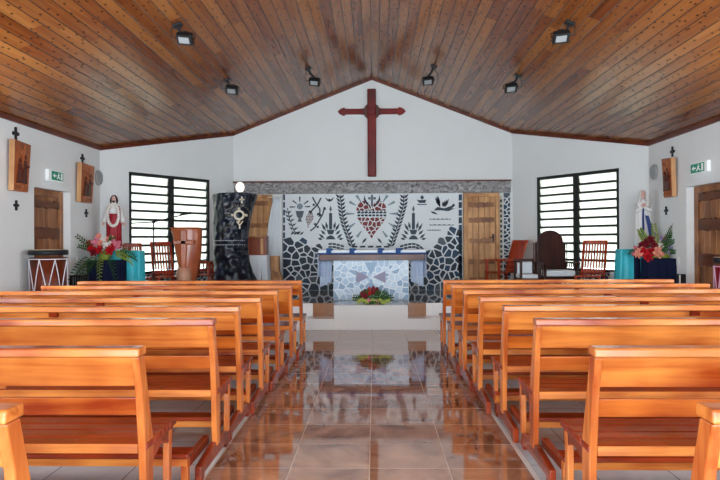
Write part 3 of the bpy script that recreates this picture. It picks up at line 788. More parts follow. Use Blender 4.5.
# ================================================================== pews
def make_pew(sgn, L=2.66):
    s = sgn; th = .034
    root = thing('church_pew', 'x', 'pew'); root.scale = (1, 1, 1.02)
    def BX(b, x0, x1, *a): b.box(*sorted((s * x0, s * x1)), *a)
    def PR(b, pts, x0, x1): b.prism(pts, *sorted((s * x0, s * x1)), 'x')
    for xo in (0, L - th):
        b = MB(); PR(b, [(.004, .832), (.080, .832), (.12, .70), (.20, .43), (.19, .10), (.105, .10), (.085, .43), (.045, .70)], xo, xo + th)
        b.build('back_post', M_pewz, root, bevel=.006)
        b = MB(); PR(b, [(.11, .408), (.50, .408), (.50, .33), (.46, .30), (.43, .34), (.39, .365), (.30, .365), (.22, .34), (.18, .29), (.12, .29)], xo + .003, xo + th - .003)
        b.build('side_rail', M_pewdy, root, bevel=.004)
        b = MB(); PR(b, [(.43, .40), (.485, .40), (.47, .10), (.42, .10)], xo + .002, xo + th - .001)
        b.build('front_leg', M_pewz, root, bevel=.004)
        b = MB(); xr = xo + .004 if xo == 0 else xo + th
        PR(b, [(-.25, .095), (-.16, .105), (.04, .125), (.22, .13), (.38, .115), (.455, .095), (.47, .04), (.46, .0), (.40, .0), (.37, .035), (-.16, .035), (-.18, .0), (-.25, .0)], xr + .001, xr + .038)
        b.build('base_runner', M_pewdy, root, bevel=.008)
    b = MB(); PR(b, [(-.008, .834), (.096, .834), (.092, .872), (-.002, .872)], -.004, L + .004); b.build('top_rail', M_pew, root, bevel=.007, seg=3)
    b = MB(); PR(b, [(.030, .828), (.055, .828), (.078, .700), (.053, .700)], th, L - th); b.build('back_panel', M_pew, root, bevel=.003)
    b = MB(); PR(b, [(.066, .646), (.091, .646), (.105, .566), (.080, .566)], th, L - th); b.build('back_slat', M_pews, root, bevel=.004)
    b = MB()
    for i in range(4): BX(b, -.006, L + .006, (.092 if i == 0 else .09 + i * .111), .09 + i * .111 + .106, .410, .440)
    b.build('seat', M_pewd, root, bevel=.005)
    b = MB(); BX(b, th, L - th, .084, .0915, .398, .4395); BX(b, th, L - th, .44, .47, .36, .409); b.build('seat_apron', M_pew, root, bevel=.002)
    b = MB(); BX(b, .055, L - .055, -.34, -.20, .165, .19); b.build('kneeler', M_pewd, root, bevel=.006)
    b = MB(); BX(b, .06, L - .06, -.338, -.315, .125, .164); b.build('kneeler_rail', M_pew, root, bevel=.003)
    for xo in (.062, L - .102):
        b = MB(); BX(b, xo, xo + .04, -.312, -.27, .0, .164); b.build('kneeler_foot', M_pewz, root, bevel=.004)
        b = MB(); BX(b, xo, xo + .04, -.269, .16, .10, .150); b.build('kneeler_bracket', M_pewdy, root, bevel=.004)
    xm = L / 2
    b = MB(); BX(b, xm - .02, xm + .02, .12, .155, .0, .409); BX(b, xm - .02, xm + .02, .107, .127, .44, .66); b.build('middle_post', M_pewz, root, bevel=.003)
    b = MB(); BX(b, xm - .03, xm + .03, .0, .032, .800, .8315); b.build('wedge_block', M_pewd, root, bevel=.003)
    return root
ROWS_L = [(-.975, 1.80), (-.985, 2.85), (-.925, 3.92), (-.93, 4.68), (-.90, 5.41), (-.875, 6.18), (-.84, 6.95), (-.822, 7.77)]
ROWS_R = [(.956, 1.81), (.978, 2.83), (.985, 3.88), (.955, 4.68), (.90, 5.41), (.875, 6.18), (.853, 6.95), (.845, 7.75)]
ordn = ['nearest the camera, only its end showing', 'second row from the camera', 'third row from the camera', 'fourth row from the camera', 'fifth row from the camera', 'third row back from the altar step', 'second row back from the altar step', 'front row closest to the altar']
for sgn, rows, side_n in ((-1, ROWS_L, 'left'), (1, ROWS_R, 'right')):
    proto = None
    for i, (x, y) in enumerate(rows):
        lab = 'glossy orange wooden pew %s of the aisle, %s' % (side_n, ordn[i])
        if proto is None: proto = make_pew(sgn); proto['label'] = lab; proto['group'] = 'pews %s of the aisle' % side_n; proto.location = (x, y, 0)
        else: dup(proto, (x, y, 0), 0, lab)

# ================================================================== wooden cross on the gable
c0 = at(371.7, 112, FY)
cr = thing('wall_cross', 'large dark red wooden cross with arrow tips high on the front wall', 'cross', (c0.x, FY - .10, at(371.7, 177, FY).z))
H = at(371.7, 89.5, FY).z - at(371.7, 177, FY).z; zc_ = at(371.7, 112, FY).z - at(371.7, 177, FY).z
b = MB(); b.box(-.085, .085, 0, .098, 0, H); b.build('upright', M_crosswood, cr, bevel=.02)
aw = (at(406, 112, FY).x - at(338, 112, FY).x) / 2
for s in (-1, 1):
    b = MB(); P = [(s * .08, zc_ - .075), (s * .22, zc_ - .055), (s * (aw - .16), zc_ - .055), (s * (aw - .13), zc_ - .085), (s * (aw - .05), zc_ - .05), (s * aw, zc_), (s * (aw - .05), zc_ + .05), (s * (aw - .13), zc_ + .085), (s * (aw - .16), zc_ + .055), (s * .22, zc_ + .055), (s * .08, zc_ + .075)]
    b.prism(P, .02, .085, 'y'); b.build('arm', M_crosswood, cr, bevel=.012)
b = MB(); P = [(.165 * math.cos(2 * PI * i / 24), zc_ + .165 * math.sin(2 * PI * i / 24)) for i in range(24)]
b.prism(P, .015, .06, 'y'); b.build('boss', M_plaquedk, cr, bevel=.01)
b = MB(); P = [(.08 * math.cos(2 * PI * i / 20), zc_ + .08 * math.sin(2 * PI * i / 20)) for i in range(20)]
b.prism(P, -.02, .02, 'y'); b.build('rosette', M_crosswood, cr, bevel=.01)

# ================================================================== altar
A0 = at(333.5, 300, 10.95); A1 = at(409, 300, 10.95); AY = 10.95
ax = (A0.x + A1.x) / 2; aw = (A1.x - A0.x) / 2
alt = thing('altar', 'stone-fronted altar of pale blue mosaic with a thick wooden top on the platform', 'altar', (ax, AY, ZP))
zt = at(372, 260, AY).z - ZP
b = MB(); b.box(-aw, aw, 0, .55, .001, zt); b.build('altar_body', M_grout, alt, bevel=.008)
r3 = random.Random(21); b = MB()
ALT = [flatmat('pale_blue_stone', (.40, .52, .66), .35), flatmat('ice_blue_stone', (.56, .66, .76), .35), flatmat('steel_blue_stone', (.26, .37, .52), .35), flatmat('lilac_stone', (.24, .22, .32), .35)]
for s_, poly in voronoi(jitter(-aw, aw, 0, zt, .105, .42, r3), [(-aw + .01, .01), (aw - .01, .01), (aw - .01, zt - .01), (-aw + .01, zt - .01)], .016):
    P = clean(poly)
    if len(P) > 2 and area(P) > 1e-4: b.mi = r3.choice((0, 0, 1, 1, 2)); b.prism(P, -.008, .001, 'y')
b.build('stone_facing', ALT, alt)
b = MB(); zm = at(372, 277, AY).z - ZP; cx_ = at(371, 277, AY).x - ax
for k_ in range(4):
    a = k_ * PI / 2; R_ = .24
    def rot(x, z): return (cx_ + x * math.cos(a) - z * math.sin(a), zm + x * math.sin(a) + z * math.cos(a))
    P = [rot(.03, .0), rot(R_, -.10), rot(R_, .10)]; b.mi = k_ % 2; b.prism(P, -.014, -.004, 'y')
b.build('cross_inlay', [ALT[3], ALT[2]], alt)
s0 = at(319, 257, AY - .12).x - ax; s1 = at(425, 257, AY - .12).x - ax
b = MB(); b.box(s0, s1, -.12, .66, zt, zt + .095); b.build('altar_top', M_slab, alt, bevel=.006)
# altar cloth
ac = thing('altar_cloth', 'blue and white cloth lying over the altar top and hanging at both ends', 'cloth', (ax, AY, ZP + zt + .096))
b = MB(); b.box(s0 - .03, s1 + .03, -.11, .68, .0, .022); b.build('cloth_top', M_bluecloth, ac, bevel=.006)
for s, xx in ((-1, s0), (1, s1)):
    b = MB(); rl = []
    for j in range(9):
        z = .03 - j * .05; ring = []
        for k_ in range(15): ring.append((xx + s * (.012 + .014 * math.sin(k_ * 1.7) * j / 8), -.1 + k_ * .055, z))
        for k_ in range(14, -1, -1): ring.append((xx + s * (.022 + .014 * math.sin(k_ * 1.7) * j / 8), -.1 + k_ * .055, z))
        rl.append(ring)
    b.rings(rl); b.build('cloth_fall', M_palecloth, ac, smooth=True)
b = MB(); b.box(s0 - .02, s1 + .02, -.06, .6, .0225, .075); b.build('lace_runner', M_cloth_w, ac, bevel=.015)
b = MB()
for u in (329, 352, 380, 398):
    x = at(u, 252, AY).x - ax; b.box(x - .04, x + .04, -.075, -.03, .02, .10); b.ball((x + .03, -.06, .08), .045, .02, .022)
b.build('blue_bow', M_bluecloth, ac, smooth=False)
# hanging pale cloths behind the altar ends (side drops)
for s, ua, ub, nm in ((-1, 319.5, 333, 'left'), (1, 410, 424, 'right')):
    x0, x1 = at(ua, 270, AY + .3).x, at(ub, 270, AY + .3).x
    th_ = thing('side_cloth', 'pale lilac cloth hanging below the %s end of the altar top' % nm, 'cloth', ((x0 + x1) / 2, AY + .25, ZP + zt - .42))
    b = MB(); hw = (x1 - x0) / 2 * .9; rl = []
    for j in range(8):
        z = .05 + j * .052 + 0.0; t_ = (1 - j / 7) * .3; ring = []
        for k_ in range(13): x = -hw + 2 * hw * k_ / 12; ring.append((x, .012 * math.sin(k_ * 1.6), z - (t_ * .16 * (1 + s * (x / hw)) if j < 4 else 0)))
        for k_ in range(12, -1, -1): x = -hw + 2 * hw * k_ / 12; ring.append((x, .012 * math.sin(k_ * 1.6) + .008, z - (t_ * .16 * (1 + s * (x / hw)) if j < 4 else 0)))
        rl.append(ring)
    b.rings(rl); b.build('cloth_panel', M_palecloth, th_, smooth=True)

# ================================================================== flowers
def blossom(b, c, r, rnd_, petals=6):
    c = Vector(c); b.ball(c, r * .35, n=6, m=4)
    for k_ in range(petals):
        a = 2 * PI * k_ / petals + rnd_.random(); d = Vector((math.cos(a), -.5, math.sin(a))).normalized()
        q = Vector((0, 0, 1)).rotation_difference(d).to_matrix()
        b.ball(c + d * r * .6, r * .34, r * .16, r * .55, n=6, m=4, M_=q)
def frond(b, p0, d, L, w_, n=9, droop=.3):
    """a feather leaf: stem and paired leaflets"""
    p0 = Vector(p0); d = Vector(d).normalized(); side_ = d.cross(Vector((0, 1, 0)))
    if side_.length < .1: side_ = Vector((1, 0, 0))
    side_.normalize(); pts = [p0 + d * L * i / n + Vector((0, 0, -droop * L * (i / n) ** 2)) for i in range(n + 1)]
    b.tube(pts, [.006 * (1 - .7 * i / n) for i in range(n + 1)], 5)
    for i in range(1, n + 1):
        for s in (-1, 1):
            wl = w_ * (1 - .6 * abs(i / n - .4)); e = pts[i] + side_ * s * wl + d * wl * .7; m_ = (pts[i] + e) / 2; t_ = d * .016
            v = [b.bm.verts.new(q) for q in (pts[i], m_ + t_, e, m_ - t_, m_ + Vector((0, -.006, 0)))]
            for tri in ((0, 1, 4), (1, 2, 4), (2, 3, 4), (3, 0, 4), (0, 3, 2, 1)): f_ = b.bm.faces.new([v[q] for q in tri]); f_.material_index = b.mi
def arrangement(name, label, loc, blooms, fronds, vase=None, vm=None):
    root = thing(name, label, 'flowers', loc); rn = random.Random(len(label) + len(blooms))
    if vase: b = MB(); vase(b); b.build('vase', vm, root, smooth=True)
    for (p0, d, L, w_, dr, mt) in fronds:
        b = MB(); frond(b, p0, d, L, w_, 10, dr); b.build('frond', mt, root)
    for (x, y, z, r, mt) in blooms:
        b = MB(); blossom(b, (min(max(x, -.40), .24), y, z), r * 1.25, rn, rn.choice((6, 7, 8))); b.build('blossom', mt, root, smooth=True)
    return root

# draped statue tables on the platform, navy flower stands on the floor in front of them
def draped(name, label, loc, hx, hy, h, mt, mt2=None, folds=9, seed=1):
    root = thing(name, label, 'table', loc); b = MB()
    b.box(-hx + .03, hx - .03, -hy + .03, hy - .03, .0, h - .012); b.build('table_body', M_throne, root)
    b = MB(); r_ = random.Random(seed); rl = []; n = 64
    ph = [r_.uniform(0, 6) for _ in range(3)]
    for z, e in ((.01, 1.), (h * .3, .85), (h * .6, .55), (h * .9, .25), (h - .01, .05), (h + .004, 0)):
        ring = []
        for k_ in range(n):
            t_ = k_ / n * 4; sd = int(t_); f_ = t_ - sd
            cs = [(-1, -1), (1, -1), (1, 1), (-1, 1), (-1, -1)]; x = cs[sd][0] + (cs[sd + 1][0] - cs[sd][0]) * f_; y = cs[sd][1] + (cs[sd + 1][1] - cs[sd][1]) * f_
            o_ = e * .022 * (1 + math.sin(k_ * 2 * PI / n * folds * 2 + ph[0]) + .5 * math.sin(k_ * 2 * PI / n * folds * 3 + ph[1])); 
            ring.append((x * (hx - .026 + o_), y * (hy - .026 + o_), z))
        rl.append(ring)
    b.rings(rl); o = b.build('drape', [mt] + ([mt2] if mt2 else []), root, smooth=True)
    if mt2:
        for p_ in o.data.polygons:
            c_ = p_.center
            if c_.z < h * .95 and (int((c_.x + 10) / .085) % 4 == (2 if c_.x < 9 and loc[0] < 0 else 1)): p_.material_index = 1
    return root
tl = at(131, 251, 10.06).z
draped('draped_table', 'teal draped table holding the crimson-robed statue in the left corner', ((-4.25 + at(141, 265, 10.06).x) / 2, 10.19, 0), (4.25 + at(141, 265, 10.06).x) / 2, .13, tl, M_teal, M_navy, seed=2)
tr_ = at(630, 249.5, 10.06).z
draped('draped_table', 'teal draped table holding the white-veiled statue in the right corner', ((4.31 + at(619.5, 265, 10.06).x) / 2, 10.19, 0), (4.31 - at(619.5, 265, 10.06).x) / 2, .13, tr_, M_teal, M_navy, seed=4)
fl_x = at(105, 262, 9.8).x; fl_z = at(105, 261, 9.62).z
draped('flower_stand', 'navy draped stand under the red and pink bouquet at left', (fl_x + .02, 9.80, 0), .25, .18, fl_z, M_navy, seed=6)
fr_x = at(662, 262, 9.8).x; fr_z = at(662, 259, 9.62).z
draped('flower_stand', 'black and navy draped stand under the salmon bouquet at right', (fr_x, 9.80, 0), .27, .18, fr_z, M_navy, seed=7)

def fan(loc_u, loc_v, Y, items, base):
    return [(at(u, v, Y + dy).x - base[0], dy + Y - base[1], at(u, v, Y + dy).z - base[2], r, mt) for (u, v, dy, r, mt) in items]
base = (fl_x, 9.78, fl_z + .006)
rn = random.Random(5)
items = [(95, 243, .0, .05, M_flpink), (92, 249, -.06, .055, M_flred), (90, 244, .05, .05, M_flred), (97, 240, .05, .045, M_flpink), (100, 250, -.08, .06, M_flred), (101, 244, 0, .05, M_flsal), (105, 246, -.05, .05, M_flwhite), (107, 240, .05, .05, M_flsal),
         (110, 251, -.1, .06, M_flred), (112, 247, -.04, .05, M_flred), (114, 243, 0, .055, M_flpink), (116, 247, 0, .05, M_flpink), (104, 239, .03, .04, M_flwhite), (99, 236, .08, .04, M_flsal), (94, 253, -.08, .045, M_flmar), (109, 244, -.03, .045, M_flwhite),
         (119, 244, .06, .045, M_flpink), (112, 238, .08, .04, M_flsal), (106, 252, -.08, .04, M_ltgreen), (118, 253, -.02, .035, M_ltgreen)]
def vase1(b): b.lathe([(.05, 0), (.075, .02), (.09, .06), (.07, .10), (.085, .12)], 20)
fro = [((-.05, -.05, .10), (-1, -.2, .85), .40, .055, .0, M_green), ((-.04, 0, .10), (-1, -.4, .5), .34, .05, .1, M_green), ((.0, -.14, .08), (.2, -.6, -.5), .34, .07, .6, M_ltgreen), ((.12, -.14, .06), (.5, -.6, -.4), .36, .08, .6, M_green),
       ((.2, 0, .1), (1, 0, .2), .26, .08, .5, M_green), ((-.15, -.12, .05), (-.5, -.6, -.4), .34, .08, .5, M_green), ((.05, 0, .12), (.3, 0, 1), .25, .07, .1, M_green), ((.18, -.08, .08), (1, -.3, .1), .3, .07, .5, M_ltgreen), ((-.06, -.14, .06), (-.3, -.6, -.5), .36, .08, .5, M_green)]
arrangement('flower_arrangement', 'red, pink and white bouquet with long fern fronds on the left stand', base, fan(0, 0, 9.78, items, base), fro, vase1, M_ltgreen)
base = (fr_x - .07, 9.78, fr_z + .012)
items = [(646, 243, .05, .06, M_flmar), (650, 240, .05, .06, M_flmar), (642, 246, 0, .06, M_flmar), (654, 246, .02, .05, M_flmar), (638, 254, -.06, .06, M_flsal), (640, 250, -.04, .05, M_flsal), (648, 257, -.10, .065, M_flred), (657, 252, -.08, .07, M_flsal), (660, 255, -.08, .05, M_flsal),
         (644, 252, -.08, .06, M_flred), (651, 251, -.04, .05, M_flred), (664, 243, .04, .04, M_flviol), (661, 238, .06, .035, M_flviol), (669, 248, .0, .04, M_flviol), (672, 243, .05, .03, M_flviol), (667, 254, -.04, .04, M_flviol), (655, 235, .08, .035, M_flviol),
         (635, 248, .02, .035, M_flpink), (633, 254, 0, .03, M_flpink), (660, 246, 0, .045, M_flwhite), (665, 238, .05, .03, M_flpink)]
fro = [((.0, 0, .1), (1, -.3, .8), .30, .05, .1, M_green), ((.04, 0, .08), (1, -.6, .3), .24, .05, .3, M_green), ((.0, .04, .12), (-.1, 0, 1), .36, .07, .0, M_ltgreen), ((-.1, .04, .12), (-.5, 0, 1), .32, .06, .0, M_green), ((.06, 0, .12), (.5, 0, 1), .38, .07, .0, M_green),
       ((-.16, 0, .08), (-1, 0, .3), .25, .06, .3, M_green), ((-.12, .04, .15), (-.4, 0, 1), .3, .07, .1, M_ltgreen), ((.0, .02, .1), (.7, 0, 1), .36, .05, .1, M_green)]
def vase2(b): b.lathe([(.17, 0), (.18, .02), (.17, .06), (.12, .075)], 24, sy=.55)
arrangement('flower_arrangement', 'salmon, crimson and violet bouquet in a low yellow dish on the right stand', base, fan(0, 0, 9.78, items, base), fro, vase2, M_ltgreen)
# torch gingers at the altar foot
bx = at(373.5, 305, 10.28).x
root = thing('flower_arrangement', 'low arrangement of red torch blooms with yellow-green leaves at the altar foot', 'flowers', (bx, 10.28, ZP + .001))
rn = random.Random(9)
b = MB(); b.lathe([(.14, 0), (.17, .02), (.15, .05), (.1, .06)], 20, sy=.5); b.build('dish', M_green, root, smooth=True)
for i, (x, h, lean) in enumerate(((-.12, .20, -.5), (-.06, .235, -.15), (.0, .25, 0), (.055, .23, .12), (-.16, .17, -.9))):
    b = MB(); c_ = Vector((x, -.02 + rn.uniform(-.03, .03), h - .04)); q = Vector((0, 0, 1)).rotation_difference(Vector((lean * .5, -.1, 1)).normalized()).to_matrix()
    b.ball(c_, .032, .032, .075, 10, 8, q)
    for k_ in range(6):
        a = 2 * PI * k_ / 6; b.ball(c_ + q @ Vector((.022 * math.cos(a), .022 * math.sin(a), -.015)), .018, .018, .05, 6, 5, q)
    b.build('torch_bloom', M_flmar if i != 1 else M_flred, root, smooth=True)
for i in range(11):
    a = -1.25 + 2.5 * i / 10; b = MB(); frond(b, (.02 * i - .1, -.02, .05), (math.sin(a), -.15, math.cos(a) * .55 + .1), rn.uniform(.18, .25), .05, 7, .15); b.build('frond', M_green, root)
for i in range(16):
    b = MB(); x = -.23 + .031 * i; blossom(b, (x, -.06 + rn.uniform(-.03, .03), .045 + rn.uniform(-.015, .03)), rn.uniform(.032, .045), rn, 6); b.build('blossom', M_flpink if i in (5, 9) else M_yelgreen, root, smooth=True)

# ================================================================== statues
def statue(name, label, loc, H, kind, face=0):
    """about H tall figure; -y is its front"""
    root = thing(name, label, 'statue', loc, face); k = H / 7.6     # head unit
    hb = H - k * .5
    def ell(cx, cy_, rx, ry, z, n=28, fold=0, ph=0):
        return [(cx + rx * (1 + fold * math.sin(a * 9 + ph)) * math.cos(a), cy_ + ry * (1 + fold * math.sin(a * 9 + ph)) * math.sin(a), z) for a in [2 * PI * i / n for i in range(n)]]
    b = MB(); b.lathe([(k * 1.05, 0), (k * 1.1, k * .08), (k * 1.0, k * .28), (k * .95, k * .3)], 24); b.build('plinth', M_statwhite, root, bevel=.003)
    z0 = k * .3
    body = MB()
    prof = [(.0, .92, .72, .06), (.12, .88, .70, .06), (.3, .80, .64, .05), (.5, .72, .55, .04), (.62, .70, .50, .02), (.74, .80, .50, .01), (.82, .86, .46, 0), (.865, .60, .36, 0), (.885, .26, .24, 0), (.93, .20, .22, 0)]
    body.rings([ell(0, 0, p_[1] * k, p_[2] * k, z0 + (H - k - z0) * p_[0] / .93, fold=p_[3], ph=p_[0] * 2) for p_ in prof])
    mt = M_statred if kind == 'red' else M_statwhite
    body.build('robe', mt, root, smooth=True)
    hc = Vector((0, -.02 * k, H - k * .52))
    hd = MB(); hd.ball(hc, .34 * k, .40 * k, .5 * k, 16, 12); hd.ball(hc + Vector((0, -.41 * k, -.04 * k)), .055 * k, .10 * k, .12 * k, 8, 6)
    hd.ball(hc + Vector((0, -.36 * k, -.23 * k)), .11 * k, .05 * k, .03 * k, 8, 5)
    for s in (-1, 1): hd.ball(hc + Vector((s * .34 * k, 0, -.02 * k)), .05 * k, .08 * k, .11 * k, 6, 5)
    hd.build('head', M_flesh, root, smooth=True)
    ey = MB()
    for s in (-1, 1): ey.ball(hc + Vector((s * .13 * k, -.37 * k, .03 * k)), .045 * k, .03 * k, .025 * k, 8, 5)
    ey.build('eyes', M_hair, root)
    def hand(b, p_, d, up_, r):
        p_ = Vector(p_); d = Vector(d).normalized(); up_ = Vector(up_).normalized(); sd = d.cross(up_).normalized()
        b.ball(p_ + d * r * .9, r * .75, r * .75, r * .75, 8, 6)
        for i, l in enumerate((1.25, 1.45, 1.35, 1.05)):
            q = p_ + d * r * 1.4 + sd * (i - 1.5) * r * .38; b.tube([q, q + d * r * l * .6, q + d * r * l + up_ * -.12 * r], [.2 * r, .18 * r, .12 * r], 6)
        q = p_ + d * r * .6 - sd * r * .7; b.tube([q, q + (d - sd * .8).normalized() * r * .9], [.24 * r, .15 * r], 6)
    if kind == 'red':
        hr = MB(); hr.ball(hc + Vector((0, .08 * k, .07 * k)), .43 * k, .42 * k, .50 * k, 16, 12)
        for s in (-1, 1): hr.tube([hc + Vector((s * .33 * k, .0, .15 * k)), hc + Vector((s * .41 * k, .02 * k, -.2 * k)), hc + Vector((s * .40 * k, .0, -.62 * k))], [.12 * k, .15 * k, .09 * k], 8)
        hr.build('hair', M_hair, root, smooth=True)
        bd = MB(); bd.ball(hc + Vector((0, -.26 * k, -.36 * k)), .2 * k, .13 * k, .2 * k, 10, 8); bd.build('beard', M_hair, root, smooth=True)
        mn = MB(); mn.rings([ell(0, -.02 * k, r1 * k, r2 * k, z0 + (H - k - z0) * zf / .93, fold=.0) for zf, r1, r2 in ((.70, .84, .56), (.76, .88, .56), (.83, .84, .48), (.87, .56, .38), (.90, .28, .27))]); mn.build('white_mantle', M_statwhite, root, smooth=True)
        # cloak: back shell and two falls, plus a red sash across the front
        ck = MB(); rl = []
        for zf, r1, r2 in ((.04, 1.05, .84), (.3, 1.0, .78), (.55, 1.0, .72), (.7, 1.02, .66), (.8, .98, .58), (.86, .70, .45)):
            z = z0 + (H - k - z0) * zf / .93; ring = []
            A = [math.radians(-52 + 284 * i / 20) for i in range(21)]
            for a in A: ring.append((r1 * k * math.cos(a), r2 * k * math.sin(a), z))
            for a in reversed(A): ring.append((r1 * .9 * k * math.cos(a), r2 * .9 * k * math.sin(a), z))
            rl.append(ring)
        ck.rings(rl); ck.build('cloak', M_statred, root, smooth=True)
        ss = MB(); ss.rings([[(x * k, y * k, z0 + (H - k - z0) * zf / .93) for x, y in ((-w0, -.5 - .25 * (1 - zf)), (w1, -.5 - .25 * (1 - zf)), (w1 * .8, -.72 - .15 * (1 - zf)), (-w0 * .8, -.72 - .15 * (1 - zf)))] for zf, w0, w1 in ((.1, .55, .60), (.3, .52, .60), (.5, .40, .62), (.62, .12, .66), (.68, -.2, .66))])
        ss.build('sash', M_statred, root, bevel=.004)
        for s in (-1, 1):
            ar = MB(); P = [Vector((s * .80 * k, 0, H - 1.7 * k)), Vector((s * 1.05 * k, -.12 * k, H - 2.9 * k)), Vector((s * 1.22 * k, -.5 * k, H - 3.75 * k))]
            ar.tube(P, [.26 * k, .28 * k, .30 * k], 10); ar.build('sleeve', M_statwhite, root, smooth=True)
            hh = MB(); hand(hh, P[2] + Vector((0, 0, -.02 * k)), (s * .35, -.6, -.9), (0, -1, .5), .2 * k); hh.build('hand', M_flesh, root, smooth=True)
    else:
        vl = MB(); rl = []
        for zf, r1, r2 in ((.02, 1.16, .86), (.25, 1.10, .80), (.5, 1.05, .72), (.68, 1.0, .64), (.80, .92, .56), (.87, .70, .50), (.94, .46, .50), (1.0, .46, .52), (1.06, .42, .46), (1.10, .22, .26)):
            z = z0 + (H - k - z0) * zf / .93; ring = []
            A = [math.radians(-48 + 276 * i / 22) for i in range(23)]
            for a in A: ring.append((r1 * k * math.cos(a), r2 * k * math.sin(a) + (.03 * k), z))
            for a in reversed(A): ring.append((r1 * .9 * k * math.cos(a), r2 * .9 * k * math.sin(a) + (.03 * k), z))
            rl.append(ring)
        vl.rings(rl); vl.build('veil', M_statwhite, root, smooth=True)
        hr = MB(); hr.ball(hc + Vector((0, .07 * k, .09 * k)), .37 * k, .38 * k, .45 * k, 14, 10); hr.build('hair', M_flesh, root, smooth=True)
        for s in (-1, 1):
            ar = MB(); P = [Vector((s * .72 * k, 0, H - 1.7 * k)), Vector((s * .72 * k, -.45 * k, H - 2.65 * k)), Vector((s * .16 * k, -.80 * k, H - 2.15 * k))]
            ar.tube(P, [.26 * k, .30 * k, .2 * k], 10); ar.build('sleeve', M_statwhite, root, smooth=True)
            hh = MB(); hand(hh, P[2], (-s * .12, -.1, 1), (0, -1, 0), .2 * k); hh.build('hand', M_flesh, root, smooth=True)
        rb = MB(); rb.tube([(-.05 * k, -.80 * k, H - 2.3 * k), (-.10 * k, -.78 * k, H - 3.6 * k), (-.06 * k, -.84 * k, H - 5.2 * k)], [.10 * k, .12 * k, .14 * k], 8); rb.build('dark_beads', M_statblue, root)
        bs = MB()
        bs.prism([(.15 * k, H - 3.2 * k), (.60 * k, H - 3.3 * k), (1.25 * k, H - 5.6 * k), (.75 * k, H - 6.5 * k)], -.86 * k, -.70 * k, 'y'); bs.build('blue_sash', M_statblue, root, bevel=.004)
    return root, k
sj, kj = statue('religious_statue', 'robed bearded statue in white and crimson standing in the left corner', (at(114, 220, 10.19).x, 10.19, tl + .006), at(114, 195.5, 10.19).z - tl, 'red', .25)
sm, km = statue('religious_statue', 'slim white-veiled praying statue with a blue sash in the right corner', (at(643, 220, 10.19).x, 10.19, tr_ + .006), at(641, 191.5, 10.19).z - tr_, 'white', -.25)
# garland hanging on the left statue
g = thing('flower_garland', 'white flower garland hanging round the neck of the crimson-robed statue', 'garland', sj.location, .25)
Hj = at(114, 195.5, 10.19).z - tl; b = MB(); b.mi = 0
pts = []
for i in range(26):
    a = 2 * PI * i / 26; x = .72 * kj * math.sin(a); z = Hj - 2.75 * kj + 1.5 * kj * math.cos(a)
    y = -.86 * kj if math.cos(a) < .75 else (-.50 * kj)
    b.ball((x, y, z), .235 * kj, n=7, m=5)
b.build('garland_blossoms', M_flwhite, g, smooth=True)

# ================================================================== chairs
def slat_chair(name, label, loc, rz, back_w=.48, slats=7, h=1.08, mt=M_redwood, arms=True, solid=False, lean=.28):
    root = thing(name, label, 'chair', loc, rz); sz = .40; D = .5; hw = back_w / 2   # faces -y
    b = MB()
    for i in range(5): b.box(-hw - .03, hw + .03, -D / 2 + i * .102, -D / 2 + i * .102 + .092, sz - .025, sz)
    b.build('seat', mt, root, bevel=.004)
    for x in (-hw - .02, hw - .02):
        b = MB(); b.box(x, x + .04, -D / 2 + .02, -D / 2 + .06, 0, sz + (.2 if arms else -.025)); b.build('leg', mt, root, bevel=.004)
        b = MB(); b.prism([(D / 2 - .04, 0), (D / 2, 0), (D / 2 + .01, sz), (D / 2 + lean, h), (D / 2 + lean - .04, h), (D / 2 - .03, sz)], x, x + .04, 'x'); b.build('leg', mt, root, bevel=.004)
        if arms: b = MB(); b.box(x - .01, x + .06, -D / 2 - .02, D / 2 + .08, sz + .2, sz + .225); b.build('arm_rest', mt, root, bevel=.004)
    def yb(z): return D / 2 - .02 + (z - sz) / (h - sz) * lean
    if solid:
        b = MB(); b.prism([(yb(sz), sz), (yb(sz) + .02, sz), (yb(h) + .02, h + .01), (yb(h), h + .01)], -hw + .02, hw - .02, 'x'); b.build('backrest', mt, root, bevel=.004)
    else:
        for i in range(slats):
            x = -hw + .045 + (back_w - .09) * i / (slats - 1); b = MB()
            b.prism([(yb(sz), sz), (yb(sz) + .015, sz), (yb(h) + .015, h - .02), (yb(h), h - .02)], x - .012, x + .012, 'x'); b.build('back_slat', mt, root)
    b = MB(); b.prism([(yb(h) - .012, h - .05), (yb(h) + .03, h - .05), (yb(h) + .035, h + .01), (yb(h) - .008, h + .01)], -hw - .02, hw + .02, 'x'); b.build('top_rail', mt, root, bevel=.006)
    b = MB(); b.prism([(yb(sz + .05) - .01, sz + .03), (yb(sz + .05) + .03, sz + .03), (yb(sz + .05) + .03, sz + .08), (yb(sz + .05) - .01, sz + .08)], -hw, hw, 'x'); b.build('lower_rail', mt, root, bevel=.004)
    return root
def cx_at(u, Y): return at(u, 260, Y).x
slat_chair('slatted_chair', 'red slatted wooden armchair standing between microphone stand and carved lectern', (cx_at(166, 11.15), 11.15, ZP), .5, .32, 6, .97, lean=.24, arms=False)
slat_chair('slatted_chair', 'red slatted chair half hidden behind the left teal table', (cx_at(137, 10.82) , 10.82, ZP), .62, .28, 6, .95, lean=.08, arms=False)
slat_chair('slatted_chair', 'red slatted wooden armchair in front of the right window', (cx_at(590, 10.95), 10.95, ZP), -.5, .36, 7, .96, lean=.24, arms=False)
slat_chair('low_red_chair', 'red solid-backed armchair beside the altar wall door', (cx_at(502, 12.4), 12.4, ZP), -1.1, .36, 6, .97, lean=.20, solid=True)
slat_chair('slatted_chair', 'low red chair seat just behind the carved lectern', (cx_at(203, 12.0), 11.85, ZP), .1, .34, 5, .62, lean=.06)
